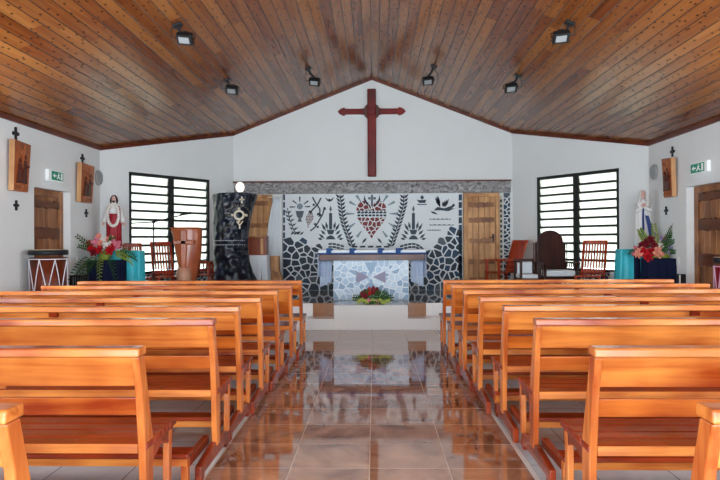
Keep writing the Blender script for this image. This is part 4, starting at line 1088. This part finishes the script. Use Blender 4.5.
# dark throne with arched back and bench-like cushioned neighbour
def throne():
    Y = 11.5; x = cx_at(555.5, Y); root = thing('arched_armchair', 'dark carved armchair with a tall arched back and pale cushion', 'chair', (x, Y, ZP), .1)
    hw = .30
    b = MB(); P = [(-.235, .40), (.235, .40), (.235, .95)] + [(.235 * math.cos(a), .95 + .20 * math.sin(a)) for a in [PI * i / 12 for i in range(1, 12)]] + [(-.235, .95)]
    b.prism(P, .24, .27, 'y'); b.build('backrest', M_throne, root, bevel=.01)
    b = MB()
    for s in (-1, 1): b.prism([(s * (.235 + .0), .40), (s * .275, .40), (s * .275, .88), (s * .25, .95), (s * .235, .90)], .235, .275, 'y')
    b.build('back_stile', M_throne, root, bevel=.005)
    b = MB(); b.box(-hw, hw, -.26, .28, .30, .36); b.build('seat_frame', M_throne, root, bevel=.005)
    b = MB(); b.box(-hw + .04, hw - .04, -.25, .22, .361, .46); b.build('cushion', M_cushion, root, bevel=.025, seg=4)
    for s in (-1, 1):
        for y in (-.24, .24):
            b = MB(); b.lathe([(.022, 0), (.028, .1), (.02, .2), (.028, .3), (.022, .4), (.026, .56 if y < 0 else .60)], 10, s * (hw - .03), y); b.build('leg', M_throne, root, smooth=True)
        b = MB(); b.box(s * hw - .03 - (.01 if s > 0 else -.01), s * hw + .03 - (.01 if s > 0 else -.01), -.30, .26, .57, .60); b.build('arm_rest', M_throne, root, bevel=.008)
        for k_ in range(4): b = MB(); b.tube([(s * (hw - .03), -.12 + k_ * .09, .36), (s * (hw - .03), -.12 + k_ * .09, .57)], .01, 6); b.build('spindle', M_throne, root)
    for s in (-1, 1):
        b = MB()
        for k_ in range(2): b.tube([(s * (.30 + .0) - s * k_ * .03 + 0, .25, .60), (s * .30 - s * k_ * .03, .25, .93)], .008, 6)
        b.build('side_spindles', M_throne, root)
throne()
def bench():
    Y = 11.42; x = cx_at(534.5, Y); root = thing('cushioned_stool', 'low dark seat with pale blue cushion left of the arched armchair', 'chair', (x - .13, Y + .0, ZP), .0)
    hw = .17
    b = MB(); b.box(-hw, hw, -.24, .26, .27, .33); b.build('seat_frame', M_throne, root, bevel=.005)
    b = MB(); b.box(-hw + .02, hw - .02, -.23, .2, .331, .40); b.build('cushion', M_cushion, root, bevel=.02, seg=4)
    b = MB(); b.box(-hw + .05, hw - .03, .20, .24, .40, .60); b.build('back_cushion', M_cushion, root, bevel=.015, seg=3)
    for s in (-1, 1):
        for y in (-.22, .24): b = MB(); b.box(s * (hw - .02) - .02, s * (hw - .02) + .02, y - .02, y + .02, 0, .62); b.build('leg', M_throne, root, bevel=.003)
    b = MB(); b.box(-hw, hw, .22, .26, .61, .65); b.box(-hw - .01, -hw + .035, -.24, .24, .60, .63); b.build('back_rail', M_throne, root, bevel=.004)
bench()

# ================================================================== carved lectern
LY = 10.95
lx = at(187.5, 260, LY).x; lz = at(188, 228.5, LY).z - ZP
root = thing('carved_lectern', 'reddish carved trunk lectern with a raised cross in front of the left window', 'lectern', (lx, LY, ZP), .0)
b = MB(); S = 662 / LY
prof = [(0, -.10, .115), (.22, -.10, .12), (.36, -.12, .14), (.6, -.15, .20), (.85, -.195, .225), (1.05, -.225, .235), (lz - .02, -.26, .24), (lz, -.25, .23)]
rl = []
for z, xl, xr in prof:
    c_ = (xl + xr) / 2; hw = (xr - xl) / 2; ring = []
    for i in range(28):
        a = 2 * PI * i / 28; r_ = 1 + .05 * math.sin(3 * a + z * 2); sq = 1 / max(abs(math.cos(a)), abs(math.sin(a))) ** .45
        ring.append((c_ + hw * math.cos(a) * r_ * min(sq, 1.12), .19 * math.sin(a) * r_, z))
    rl.append(ring)
b.rings(rl); b.build('trunk_body', M_lectern, root, smooth=True)
b = MB(); b.prism([(-.04, .42), (.03, .42), (.045, .8), (.05, lz - .03), (-.055, lz - .03), (-.05, .8)], -.235, -.13, 'y')
b.prism([(-.17, lz - .27), (.17, lz - .27), (.18, lz - .19), (-.18, lz - .19)], -.235, -.13, 'y'); b.prism([(-.10, .36), (-.02, .44), (.09, .36)], -.225, -.12, 'y')
b.build('raised_cross', M_lectern, root, bevel=.014)
b = MB(); b.lathe([(.10, 0), (.105, .25), (.125, .42), (.115, .54), (.06, .57)], 20, -.015, -.15); b.build('carved_foot', wood('paler_carved_wood', (.36, .16, .09), (.58, .30, .20), 'Z', .3, .4), root, smooth=True)
b = MB(); b.box(-.235, .215, -.19, .17, lz - .004, lz + .018); b.build('book_rest', M_lectern, root, bevel=.01)

# ================================================================== big black carved trunk
TY = 11.3
tx = at(235, 240, TY).x
def X_(u): return at(u, 240, TY).x - tx
def XF(u): return at(u, 240, TY - .33).x - tx
def ZF(v): return at(235, v, TY - .33).z - ZP
def Z_(v): return at(235, v, TY).z - ZP
root = thing('tree_sculpture', 'tall glossy black carved tree trunk left of the altar wall', 'carving', (tx, TY, ZP))
prof = [(300, 213, 262), (292, 213, 260), (281, 214, 257), (272, 214.5, 252), (262, 214.5, 249), (250, 214.5, 248), (240, 214.5, 248), (228, 214.5, 249.5), (214, 214.5, 252), (204, 214.5, 254.2), (197, 213.5, 256.8), (194.6, 214, 257.4), (193.8, 218, 254)]
rl = []; rr = random.Random(4)
for v, ul, ur in prof:
    z = max(.001, Z_(v)); xl, xr = X_(ul), X_(ur); c_ = (xl + xr) / 2; hw = (xr - xl) / 2; ring = []
    for i in range(40):
        a = 2 * PI * i / 40; r_ = 1 + .035 * math.sin(5 * a + z * 3) + .02 * math.sin(11 * a - z * 9)
        ring.append((c_ + hw * r_ * math.cos(a), .32 * r_ * math.sin(a), z))
    rl.append(ring)
b = MB(); b.rings(rl); b.build('trunk_body', M_black_trunk, root, smooth=True)
def front_y(x, z=0): return -.32 * math.sqrt(max(.05, 1 - (x / .36) ** 2)) - .006
ex, ez = XF(238.8), ZF(215)
b = MB(); pts = [(ex + .07 * math.cos(a), front_y(ex + .07 * math.cos(a)), ez + .07 * math.sin(a)) for a in [2 * PI * i / 20 for i in range(20)]]
b.tube(pts, .022, 6, closed=True)
for i in range(4):
    a = i * PI / 2; b.tube([(ex + r_ * math.cos(a), front_y(ex + r_ * math.cos(a)), ez + r_ * math.sin(a)) for r_ in (.09, .125)], .022, 6)
b.build('ring_emblem', M_cream, root, smooth=True)
b = MB()
for k_ in range(15):
    a = -.4 + 3.6 * k_ / 14; r_ = .165; x = ex + r_ * math.cos(a); b.ball((x, front_y(x), ez + r_ * math.sin(a)), .013, n=6, m=4)
b.build('dotted_arc', plain('dull_brass_inlay', (.22, .18, .12), .4), root)
b = MB(); 
zz = ZF(224)
for s in (-1, 1): b.tube([(ex + .01, front_y(ex), zz - .02), (ex + .01 + s * .05, front_y(ex + s * .05), zz + .05)], .012, 6)
b.tube([(ex + .01, front_y(ex), zz), (ex + .01, front_y(ex), zz - .08)], .014, 6); b.build('forked_emblem', M_cream, root)
b = MB(); x = XF(241.5); zz = ZF(200); b.box(x - .012, x + .012, front_y(x) - .012, front_y(x) + .03, zz - .06, zz + .06); b.box(x - .04, x + .04, front_y(x) - .012, front_y(x) + .03, zz + .0, zz + .022); b.build('small_cross_emblem', M_cream, root)
for v in (240.5, 244.8):
    b = MB()
    for i in range(20):
        x = -.32 + i * .028; b.ball((x, front_y(x + .02) - .004, ZF(v)), .010, n=6, m=4)
    b.build('bead_row', plain('pale_grey_bead', (.40, .42, .44), .35), root)
# globe lamp on the trunk
gl, nt, pb = newmat('lit_milk_globe'); pb.inputs['Base Color'].default_value = (.9, .86, .78, 1); pb.inputs['Emission Color'].default_value = (1, .92, .80, 1); pb.inputs['Emission Strength'].default_value = .35
lx_ = at(240, 188, TY - .05).x; lz_ = Z_(193.8) + ZP + .002
root = thing('globe_lamp', 'small glowing white egg-shaped lamp on top of the black trunk', 'lamp', (lx_, TY - .05, lz_))
b = MB(); b.lathe([(.045, 0), (.05, .012), (.04, .02)], 20); b.build('lamp_base', M_blackmetal, root)
b = MB(); b.ball((0, 0, .105), .075, .075, .092, 20, 14); b.build('lamp_globe', gl, root, smooth=True)

# ================================================================== side table, box, stool
TBY = 12.2; x0, x1 = at(243, 270, TBY - .25).x, at(268, 270, TBY - .25).x
h_ = at(258, 255.5, TBY - .25).z - ZP
draped('cloth_table', 'small table under a white cloth right of the black trunk', ((x0 + x1) / 2, TBY, ZP), (x1 - x0) / 2, .25, h_, M_cloth_w, folds=6, seed=9)
x0, x1 = at(245, 246, TBY - .15).x, at(266, 246, TBY - .15).x; hb_ = at(255, 237.5, TBY - .15).z - (ZP + h_)
root = thing('wooden_cabinet_box', 'brown wooden box with a door standing on the white-clothed table', 'box', ((x0 + x1) / 2, TBY, ZP + h_ + .005))
hw = (x1 - x0) / 2
b = MB(); b.box(-hw, hw, -.15, .15, 0, hb_); b.build('box_body', wood('red_brown_box_wood', (.14, .03, .015), (.30, .08, .04), 'Z', .3, .3), root, bevel=.005)
b = MB(); b.box(hw - .10, hw - .05, -.165, -.149, .02, hb_ - .02); b.build('pale_post', M_door, root, bevel=.003)
b = MB(); b.box(-hw - .01, hw + .012, -.165, .16, hb_, hb_ + .022); b.build('lid', M_door, root, bevel=.004)
SX = at(276.5, 270, 12.35).x
root = thing('carved_stool', 'small pale wooden carved post stool beside the clothed table', 'stool', (SX, 12.35, ZP))
b = MB(); zt_ = at(273, 256, 12.3).z - ZP; b.prism([(-.11, 0), (.16, 0), (.12, zt_ * .4), (.06, zt_ * .6), (.05, zt_), (-.10, zt_), (-.09, zt_ * .5)], -.09, .09, 'y'); b.build('stool_body', M_door, root, bevel=.012)
b = MB(); b.prism([(-.06, zt_ * .62), (.055, zt_ * .56), (.08, zt_ * .44), (-.02, zt_ * .42)], -.098, -.088, 'y'); b.build('dark_panel', M_doorm, root)

# ================================================================== microphone stand
MY = 10.75; mx_ = at(153.6, 240, MY).x; zb = at(153.6, 222, MY).z - ZP
root = thing('microphone_stand', 'thin black microphone boom stand in front of the left window', 'microphone stand', (mx_, MY, ZP))
b = MB(); b.tube([(0, 0, .02), (0, 0, zb)], .011, 8); b.build('pole', M_blackmetal, root)
for k_ in range(3):
    a = k_ * 2 * PI / 3 + .5; b = MB(); b.tube([(0, 0, .18), (.26 * math.cos(a), .26 * math.sin(a), .01)], .009, 6); b.build('leg', M_blackmetal, root)
p0 = at(124, 223.3, MY); p1 = at(188, 213.6, MY)
b = MB(); b.tube([(p0.x - mx_ + .12, 0, p0.z - ZP), (0, 0, zb), (p1.x - mx_, 0, p1.z - ZP)], .009, 8); b.build('boom', M_blackmetal, root)
b = MB(); b.ball((0, 0, zb), .028); b.build('clutch', M_blackmetal, root, smooth=True)
b = MB(); d = Vector((p1.x - mx_, 0, p1.z - ZP)); b.tube([d - Vector((.13, 0, .02)), d + Vector((.02, 0, .004)), d + Vector((.05, 0, .01))], [.014, .018, .026], 10); b.build('microphone', M_blackmetal, root, smooth=True)

# ================================================================== drums
def drum(name, label, loc, r, h, mt, cord, waist=.9):
    root = thing(name, label, 'drum', loc)
    b = MB(); b.lathe([(r * .88, 0), (r * .93, .03), (r * waist, h * .3), (r * .93, h * .6), (r, h * .92)], 36); b.build('drum_shell', mt, root, smooth=True)
    b = MB(); b.lathe([(r * 1.02, h * .945), (r * 1.05, h * .952), (r * 1.05, h * .988), (r * 1.0, h * .995)], 36); b.build('black_rim', M_blackband, root, smooth=True)
    b = MB(); b.lathe([(r * 1.0, h * .99), (r * .98, h), (r * .5, h + .002)], 36); b.build('drum_skin', M_skin, root, smooth=True)
    for zf, rf in ((.905, 1.045), (.58, .955), (.22, .93)):
        b = MB(); b.tube([(r * rf * math.cos(a), r * rf * math.sin(a), h * zf) for a in [2 * PI * i / 32 for i in range(32)]], .007, 6, closed=True); b.build('rope_ring', cord, root, smooth=True)
    n = 8
    for i in range(n):
        a0 = 2 * PI * i / n; a1 = 2 * PI * (i + .5) / n; am = 2 * PI * (i + .25) / n
        b = MB(); 
        def P(a, zf, rf): return (r * rf * math.cos(a), r * rf * math.sin(a), h * zf)
        b.tube([P(a0, .90, 1.05), P(am, .58 + .16, 1.0), P(a1, .56, .97)], .006, 6); b.tube([P(a1, .56, .97), P(2 * PI * (i + .75) / n, .74, 1.0), P(2 * PI * (i + 1) / n, .90, 1.05)], .006, 6)
        b.tube([P(a1, .56, .97), P(a1, .38, .945), P(a1, .03, .97)], .007, 6); b.build('rope_lacing', cord, root)
    return root
DY = 8.35; dxx = at(48.5, 260, DY).x; dz = at(48.5, 249.5, DY).z
drum('standing_drum', 'tall red-brown drum laced with white rope before the left side door', (dxx, DY, 0), .225, dz, M_drum, M_rope)
DY2 = 7.75; dx2 = at(723, 270, DY2).x; dz2 = at(717, 257, DY2).z
drum('standing_drum', 'dark red drum cut off by the right edge of the picture', (dx2 + .02, DY2, 0), .115, dz2, M_exting, plain('pink_cord', (.55, .35, .45), .6))

# ================================================================== wall things on the side walls
def wall_xy(s, off=0): return s * (X2 - off)
def plaque(label, s, ya, yb, z0, z1, variant):
    """carved station block; local x runs along the wall, -y faces the room"""
    cyy = (ya + yb) / 2; root = thing('carved_plaque', label, 'plaque', (s * (X2 - .001), cyy, z0), (PI / 2 if s < 0 else -PI / 2), 'carved plaques on the side walls')
    hw = (yb - ya) / 2; H = z1 - z0; D = .075
    t = Matrix.Rotation(.05, 4, 'X')
    b = MB(); b.mi = 0
    P = [(-hw * .9, 0), (hw * .86, .0), (hw, H * .97), (-hw, H)]
    b.prism(P, -D - .015, -.02, 'y', Matrix.Rotation(.045, 4, 'X')); o = b.build('block', [M_plaque, M_plaquelt], root, bevel=.006)
    for p_ in o.data.polygons:
        if abs(p_.normal.x) > .7: p_.material_index = 1
    r_ = random.Random(variant); b = MB(); R4 = Matrix.Rotation(.045, 4, 'X')
    # relief: two robed figures, one bearing a cross, over a ground line
    for k_, (fx, fh) in enumerate(((-.35, .52), (.25, .62))):
        fx *= hw; zb_ = H * .16; fh *= H
        b.prism([(fx - .06, zb_), (fx + .06, zb_), (fx + .035, zb_ + fh * .75), (fx - .035, zb_ + fh * .75)], -D - .032, -D - .01, 'y', R4)
        b.ball(R4 @ Vector((fx, -D - .022, zb_ + fh * .86)), .028, .016, .034, 10, 7)
        b.tube([R4 @ Vector((fx, -D - .03, zb_ + fh * .62)), R4 @ Vector((fx + .05, -D - .034, zb_ + fh * (.45 + .1 * r_.random()))), R4 @ Vector((fx + .09, -D - .03, zb_ + fh * .58))], .012, 6)
    b.build('relief_figures', M_plaquedk, root, bevel=.004)
    b = MB(); b.prism([(-hw * .75, H * .82), (hw * .75, H * .62), (hw * .75, H * .70), (-hw * .75, H * .90)], -D - .028, -D - .01, 'y', R4)
    b.prism([(-.02, H * .45), (.025, H * .45), (.06, H * .93), (.02, H * .93)], -D - .026, -D - .01, 'y', R4)
    for i in range(5): x = -hw * .8 + i * hw * .31; b.prism([(x, H * .04), (x + hw * .26, H * .04), (x + hw * .2, H * .13), (x, H * .12)], -D - .025, -D - .01, 'y', R4)
    b.build('relief_carving', M_plaque, root, bevel=.004)
def small_cross(name, label, s, y, z, h, finial=False):
    root = tag(MB_cross(h * .85, finial).build(name, M_blackmetal, None, bevel=.003), label, 'cross'); root.location = (s * (X2 - .001), y, z); root.rotation_euler = (0, 0, PI / 2 if s < 0 else -PI / 2)
def MB_cross(h, fin):
    b = MB(); w_ = h * .10
    b.prism([(-w_, 0), (w_, 0), (w_ * .8, h * .35), (h * .34, h * .38), (h * .42, h * .5), (h * .34, h * .62), (w_ * .8, h * .65), (w_, h * .93), (0, h), (-w_, h * .93), (-w_ * .8, h * .65), (-h * .34, h * .62), (-h * .42, h * .5), (-h * .34, h * .38), (-w_ * .8, h * .35)], -.025, -.001, 'y')
    return b
def onwall(u, v, s): q = atx(u, v, s * X2); return q.y, q.z
def ywall(u, s, off=0): return atx(u, 200, s * (X2 - off)).y
# plaques
ya, yb = ywall(12, -1, .08), ywall(28.5, -1, .08); zt_ = atx(13, 139, -X2 + .08).z; zb_ = atx(12, 190, -X2 + .08).z
plaque('larger carved wooden plaque on the left wall above the drum, nearest the camera', -1, ya, yb, zb_, zt_, 1); pL = (ya, yb, zb_, zt_)
small_cross('iron_cross', 'small black iron cross on top of the plaque nearest the camera on the left wall', -1, (ya + yb) / 2 + .02, zt_ + .01, .20)
y, z = onwall(15.2, 204, -1); small_cross('iron_cross', 'small black iron cross beneath the plaque left of the left side door', -1, y, z - .08, .15)
ya, yb = ywall(79.5, -1, .08), ywall(92.5, -1, .08); zt_ = atx(80, 162, -X2 + .08).z; zb_ = atx(79, 201.5, -X2 + .08).z
plaque('narrow red-brown carved plaque on the left wall near the corner statue', -1, ya, yb, zb_, zt_, 2)
small_cross('iron_cross', 'small black iron cross on top of the narrow plaque near the left corner', -1, (ya + yb) / 2 + .03, zt_ + .01, .17)
y, z = onwall(85.5, 212, -1); small_cross('iron_cross', 'small black iron cross beneath the narrow plaque near the left corner', -1, y, z - .08, .15)
yb, ya = ywall(664, 1, .08), ywall(673.5, 1, .08); zt_ = atx(668, 157.5, X2 - .08).z; zb_ = atx(668, 197, X2 - .08).z
plaque('carved wooden plaque with a pale edge, the only one on the right wall', 1, ya, yb, zb_, zt_, 3)
small_cross('iron_cross', 'small black iron cross on top of the right wall plaque', 1, (ya + yb) / 2 + .02, zt_ + .01, .18)
y, z = onwall(667, 209.5, 1); small_cross('iron_cross', 'small black iron cross beneath the right wall plaque', 1, y, z - .08, .15)
# round bulkhead lights
for s, u, v, lab in ((-1, 97.3, 178, 'round white bulkhead light on the left wall beside the narrow plaque'), (1, 655.5, 172, 'round white bulkhead light on the right wall beside the plaque')):
    y, z = onwall(u, v, s); root = thing('wall_light', lab, 'light', (s * (X2 - .001), y, z), PI / 2 if s < 0 else -PI / 2)
    for nm, mt, r0, r1, y0, y1 in (('housing', plain('grey_housing', (.35, .36, .36), .5), .105, .10, 0, .05), ('diffuser', M_grayglass, .088, .07, .05, .058)):
        b = MB(); rl = [[(r_ * math.cos(a), -yy, r_ * 1.15 * math.sin(a)) for a in [2 * PI * i / 28 for i in range(28)]] for r_, yy in ((r0, y0), (r0, y1 * .7 + y0 * .3), (r1 * .7, y1))]
        b.rings(rl); b.build(nm, mt, root, bevel=.003)
# exit signs
for s, ua, ub, v0, v1, lab in ((-1, 45, 60, 169, 180, 'green and white emergency exit sign above the left side door'), (1, 694, 711, 163.5, 175.5, 'green and white emergency exit sign above the right side door')):
    y0, z0 = onwall(ua, (v0 + v1) / 2, s); y1, z1 = onwall(ub, (v0 + v1) / 2, s); yc = (y0 + y1) / 2; hw = abs(y1 - y0) / 2; hz = .075
    root = thing('exit_sign', lab, 'sign', (s * (X2 - .001), yc, z0), PI / 2 if s < 0 else -PI / 2)
    b = MB(); b.box(-hw, hw, -.05, 0, -hz, hz); b.build('sign_box', M_signwhite, root, bevel=.006)
    b = MB(); g0, g1 = (-hw * .62, hw * .92) if s < 0 else (-hw * .92, hw * .70); b.box(g0, g1, -.053, -.049, -hz * .8, hz * .8); b.build('green_face', M_signgreen, root)
    b = MB(); gw_ = g1 - g0; y_ = -.0555
    def PX(pts): b.prism([(g0 + gw_ * p_[0], -hz * .8 + 1.6 * hz * p_[1]) for p_ in pts], y_, -.0525, 'y')
    PX([(.55, .1), (.92, .1), (.92, .9), (.55, .9), (.55, .82), (.86, .82), (.86, .18), (.55, .18)]) if False else PX([(.80, .1), (.93, .1), (.93, .9), (.80, .9)])
    PX([(.10, .5), (.24, .78), (.24, .58), (.40, .58), (.40, .42), (.24, .42), (.24, .22)])
    PX([(.52, .72), (.66, .72), (.62, .45), (.74, .25), (.70, .15), (.58, .36), (.46, .15), (.40, .2), (.52, .45)])
    b.ball((g0 + gw_ * .6, y_, -hz * .8 + 1.6 * hz * .84), .011, .002, .011, 8, 5); b.build('running_figure', M_signwhite, root)
# light switches
for s, u, v, lab in ((-1, 77.4, 261, 'small white light switch low on the left wall'), (1, 678.5, 261, 'small white light switch low on the right wall')):
    y, z = onwall(u, v, s); root = thing('light_switch', lab, 'switch', (s * (X2 - .001), y, z), PI / 2 if s < 0 else -PI / 2)
    b = MB(); b.box(-.04, .04, -.012, 0, -.06, .06); b.build('switch_plate', M_whitepl, root, bevel=.003)
    b = MB(); b.box(-.015, .015, -.018, -.0115, -.025, .025); b.build('rocker', M_whitepl, root, bevel=.002)
# small black rack by the left drum and little speaker at right
RY = 9.2; rx = at(79, 280, RY).x; zr = at(79, 275.8, RY).z
root = thing('low_rack', 'low black rack of slanted bars between the drum and the left bouquet', 'rack', (rx, RY, 0)); hw = .125
b = MB(); b.tube([(-hw, 0, zr), (hw, 0, zr)], .012, 6); b.tube([(-hw, 0, .35), (hw, 0, .35)], .012, 6); b.build('rails', M_blackmetal, root)
for s in (-1, 1): b = MB(); b.box(s * hw - .012, s * hw + .012, -.15, .15, 0, .03); b.tube([(s * hw, 0, .02), (s * hw, 0, zr)], .012, 6); b.build('leg', M_blackmetal, root)
for i in range(7): b = MB(); x = -hw + .03 + i * .033; b.box(x - .008, x + .01, -.02, .0, .36, zr, Matrix.Shear('XY', 4, (0, 0)) ); b.build('bar', M_blackmetal, root)
b = MB(); 
for i in range(3): b.box(-hw + .04 + i * .07, -hw + .06 + i * .07, .004, .012, .40, zr - .02)
b.build('papers', M_whitepl, root)
SY = 9.1; sx_ = at(681, 280, SY).x + .0; zr = at(681, 274, SY).z
root = thing('small_speaker', 'small black speaker on a slim stand beside the right flower stand', 'speaker', (min(sx_, 4.27), SY, 0))
b = MB(); b.lathe([(.07, 0), (.07, .015), (.02, .03)], 20); b.build('stand_base', M_blackmetal, root)
b = MB(); b.tube([(0, 0, .02), (0, 0, zr - .2)], .012); b.build('stand_pole', M_blackmetal, root)
b = MB(); b.box(-.045, .045, -.05, .05, zr - .2, zr); b.build('speaker_box', M_blackmetal, root, bevel=.005)
b = MB(); b.box(-.048, -.03, -.055, -.049, zr - .19, zr - .01); b.build('white_edge', M_whitepl, root)
# small white box on a dark low stool by the right teal table
BY = 10.94; x0, x1 = at(609.5, 276, BY).x, at(620, 276, BY).x; zt_ = at(615, 272, BY).z
root = thing('low_stool', 'low dark stool between the slatted chair and right teal table', 'stool', ((x0 + x1) / 2 - .03, BY, ZP)); hs_ = .22
b = MB(); b.box(-.11, .11, -.08, .08, hs_ - .02, hs_); b.build('stool_top', M_throne, root, bevel=.004)
for sx in (-1, 1):
    for sy2 in (-1, 1): b = MB(); b.box(sx * .09 - .015, sx * .09 + .015, sy2 * .06 - .015, sy2 * .06 + .015, 0, hs_ - .02); b.build('leg', M_throne, root)
hb_ = zt_ - (ZP + hs_)
b = MB(); hw = (x1 - x0) / 2; b.prism([(-hw, 0), (hw, 0), (hw * .95, hb_), (-hw * .7, hb_)], -.06, .06, 'y'); o = b.build('white_box', M_cloth_w, None, bevel=.006); o.location = ((x0 + x1) / 2, BY, ZP + hs_ + .001)
tag(o, 'small white box standing on the low dark stool near the right window', 'box')

# ================================================================== ceiling floodlights
nrmL = Vector((SL, 0, -1)).normalized(); 
def flood(label, u0, v0, u1, v1, scale=1.0):
    """plate at the ceiling point under (u0,v0); head hangs towards (u1,v1)"""
    q = atc(u0, v0); s = -1 if q.x < 0 else 1
    root = thing('floodlight', label, 'floodlight', q, 0, 'floodlights along the ceiling')
    n = Vector((-s * SL, 0, -1)).normalized()        # down from the ceiling
    Rn = Vector((0, 0, -1)).rotation_difference(n).to_matrix().to_4x4()
    b = MB(); b.box(-.05, .05, -.05, .05, -.03, .0, Rn); b.build('ceiling_plate', M_blackmetal, root, bevel=.004)
    L_ = .24
    # head centre below the plate
    d = ray(u1, v1); P = CAM + d * ((q.y + .02) / d.y) - q
    if P.z > -.12: P.z = -.16
    b = MB(); b.tube([n * .02, n * .10, P + Vector((0, 0, .07))], .018, 8); b.build('arm', M_blackmetal, root)
    H = Matrix.Translation(P) @ Matrix.Rotation(s * -.10, 4, 'Y') @ Matrix.Rotation(math.radians(-38), 4, 'X')
    w_, h_, t_ = .088 * scale, .066 * scale, .028
    b = MB(); b.box(-w_, w_, -h_, h_, -t_, t_, H)
    for i in range(7): x = -w_ * .8 + i * w_ * .266; b.box(x - .006, x + .006, -h_ * .8, h_ * .8, t_, t_ + .03, H)
    b.build('lamp_head', M_blackmetal, root, bevel=.004)
    b = MB(); b.box(-w_ * .72, w_ * .62, -h_ * .6, h_ * .6, -t_ - .006, -t_ + .004, H); b.build('lamp_glass', M_grayglass, root, bevel=.002)
    b = MB(); 
    for sx in (-1, 1): b.tube([H @ Vector((sx * (w_ + .012), 0, 0)), H @ Vector((sx * (w_ + .012), 0, t_ + .05)), P + Vector((0, 0, .085))], .007, 6)
    b.build('yoke', M_blackmetal, root)
    b = MB(); c0_ = H @ Vector((w_ * .7 * s, 0, t_)); b.tube([c0_, c0_ + Vector((s * .10, 0, .0)), c0_ + Vector((s * .10, 0, .10)), n * .03], .005, 6); b.build('power_cord', M_blackmetal, root)
flood('black ceiling floodlight nearest the camera on the left slope', 177, 24, 185, 35)
flood('middle black ceiling floodlight of the three on the left slope', 227, 79, 232, 90)
flood('black ceiling floodlight farthest forward on the left slope', 308, 68, 314.5, 82)
flood('black ceiling floodlight nearest the camera on the right slope', 570, 22, 561, 33)
flood('middle black ceiling floodlight of the three on the right slope', 518, 75, 511, 88)
flood('black ceiling floodlight farthest forward on the right slope', 434, 66, 428, 81)

# ------------------------------------------------------------------ sub-parts sit under the part that carries them
SUB = {'kneeler_rail': 'kneeler', 'kneeler_foot': 'kneeler', 'kneeler_bracket': 'kneeler', 'seat_apron': 'seat', 'wedge_block': 'middle_post',
       'lamp_glass': 'lamp_head', 'running_figure': 'green_face', 'carved_bar': 'door_leaf', 'door_handle': 'door_leaf', 'stone_facing': 'altar_body',
       'cross_inlay': 'altar_body', 'relief_figures': 'block', 'relief_carving': 'block', 'raised_cross': 'trunk_body', 'ring_emblem': 'trunk_body',
       'forked_emblem': 'trunk_body', 'small_cross_emblem': 'trunk_body', 'dotted_arc': 'trunk_body', 'bead_row': 'trunk_body', 'rope_ring': 'drum_shell',
       'rope_lacing': 'drum_shell', 'rosette': 'boss', 'eyes': 'head', 'hair': 'head', 'beard': 'head', 'blue_bow': 'lace_runner', 'rocker': 'switch_plate',
       'dark_panel': 'stool_body', 'white_edge': 'speaker_box', 'window_handle': 'mullion'}
def kind_of(o): return o.name.split('.')[0]
for root in [o for o in bpy.data.objects if o.parent is None]:
    kids = list(root.children); first = {}
    for k_ in kids: first.setdefault(kind_of(k_), k_)
    for k_ in kids:
        p_ = SUB.get(kind_of(k_))
        if p_ and p_ in first: k_.parent = first[p_]
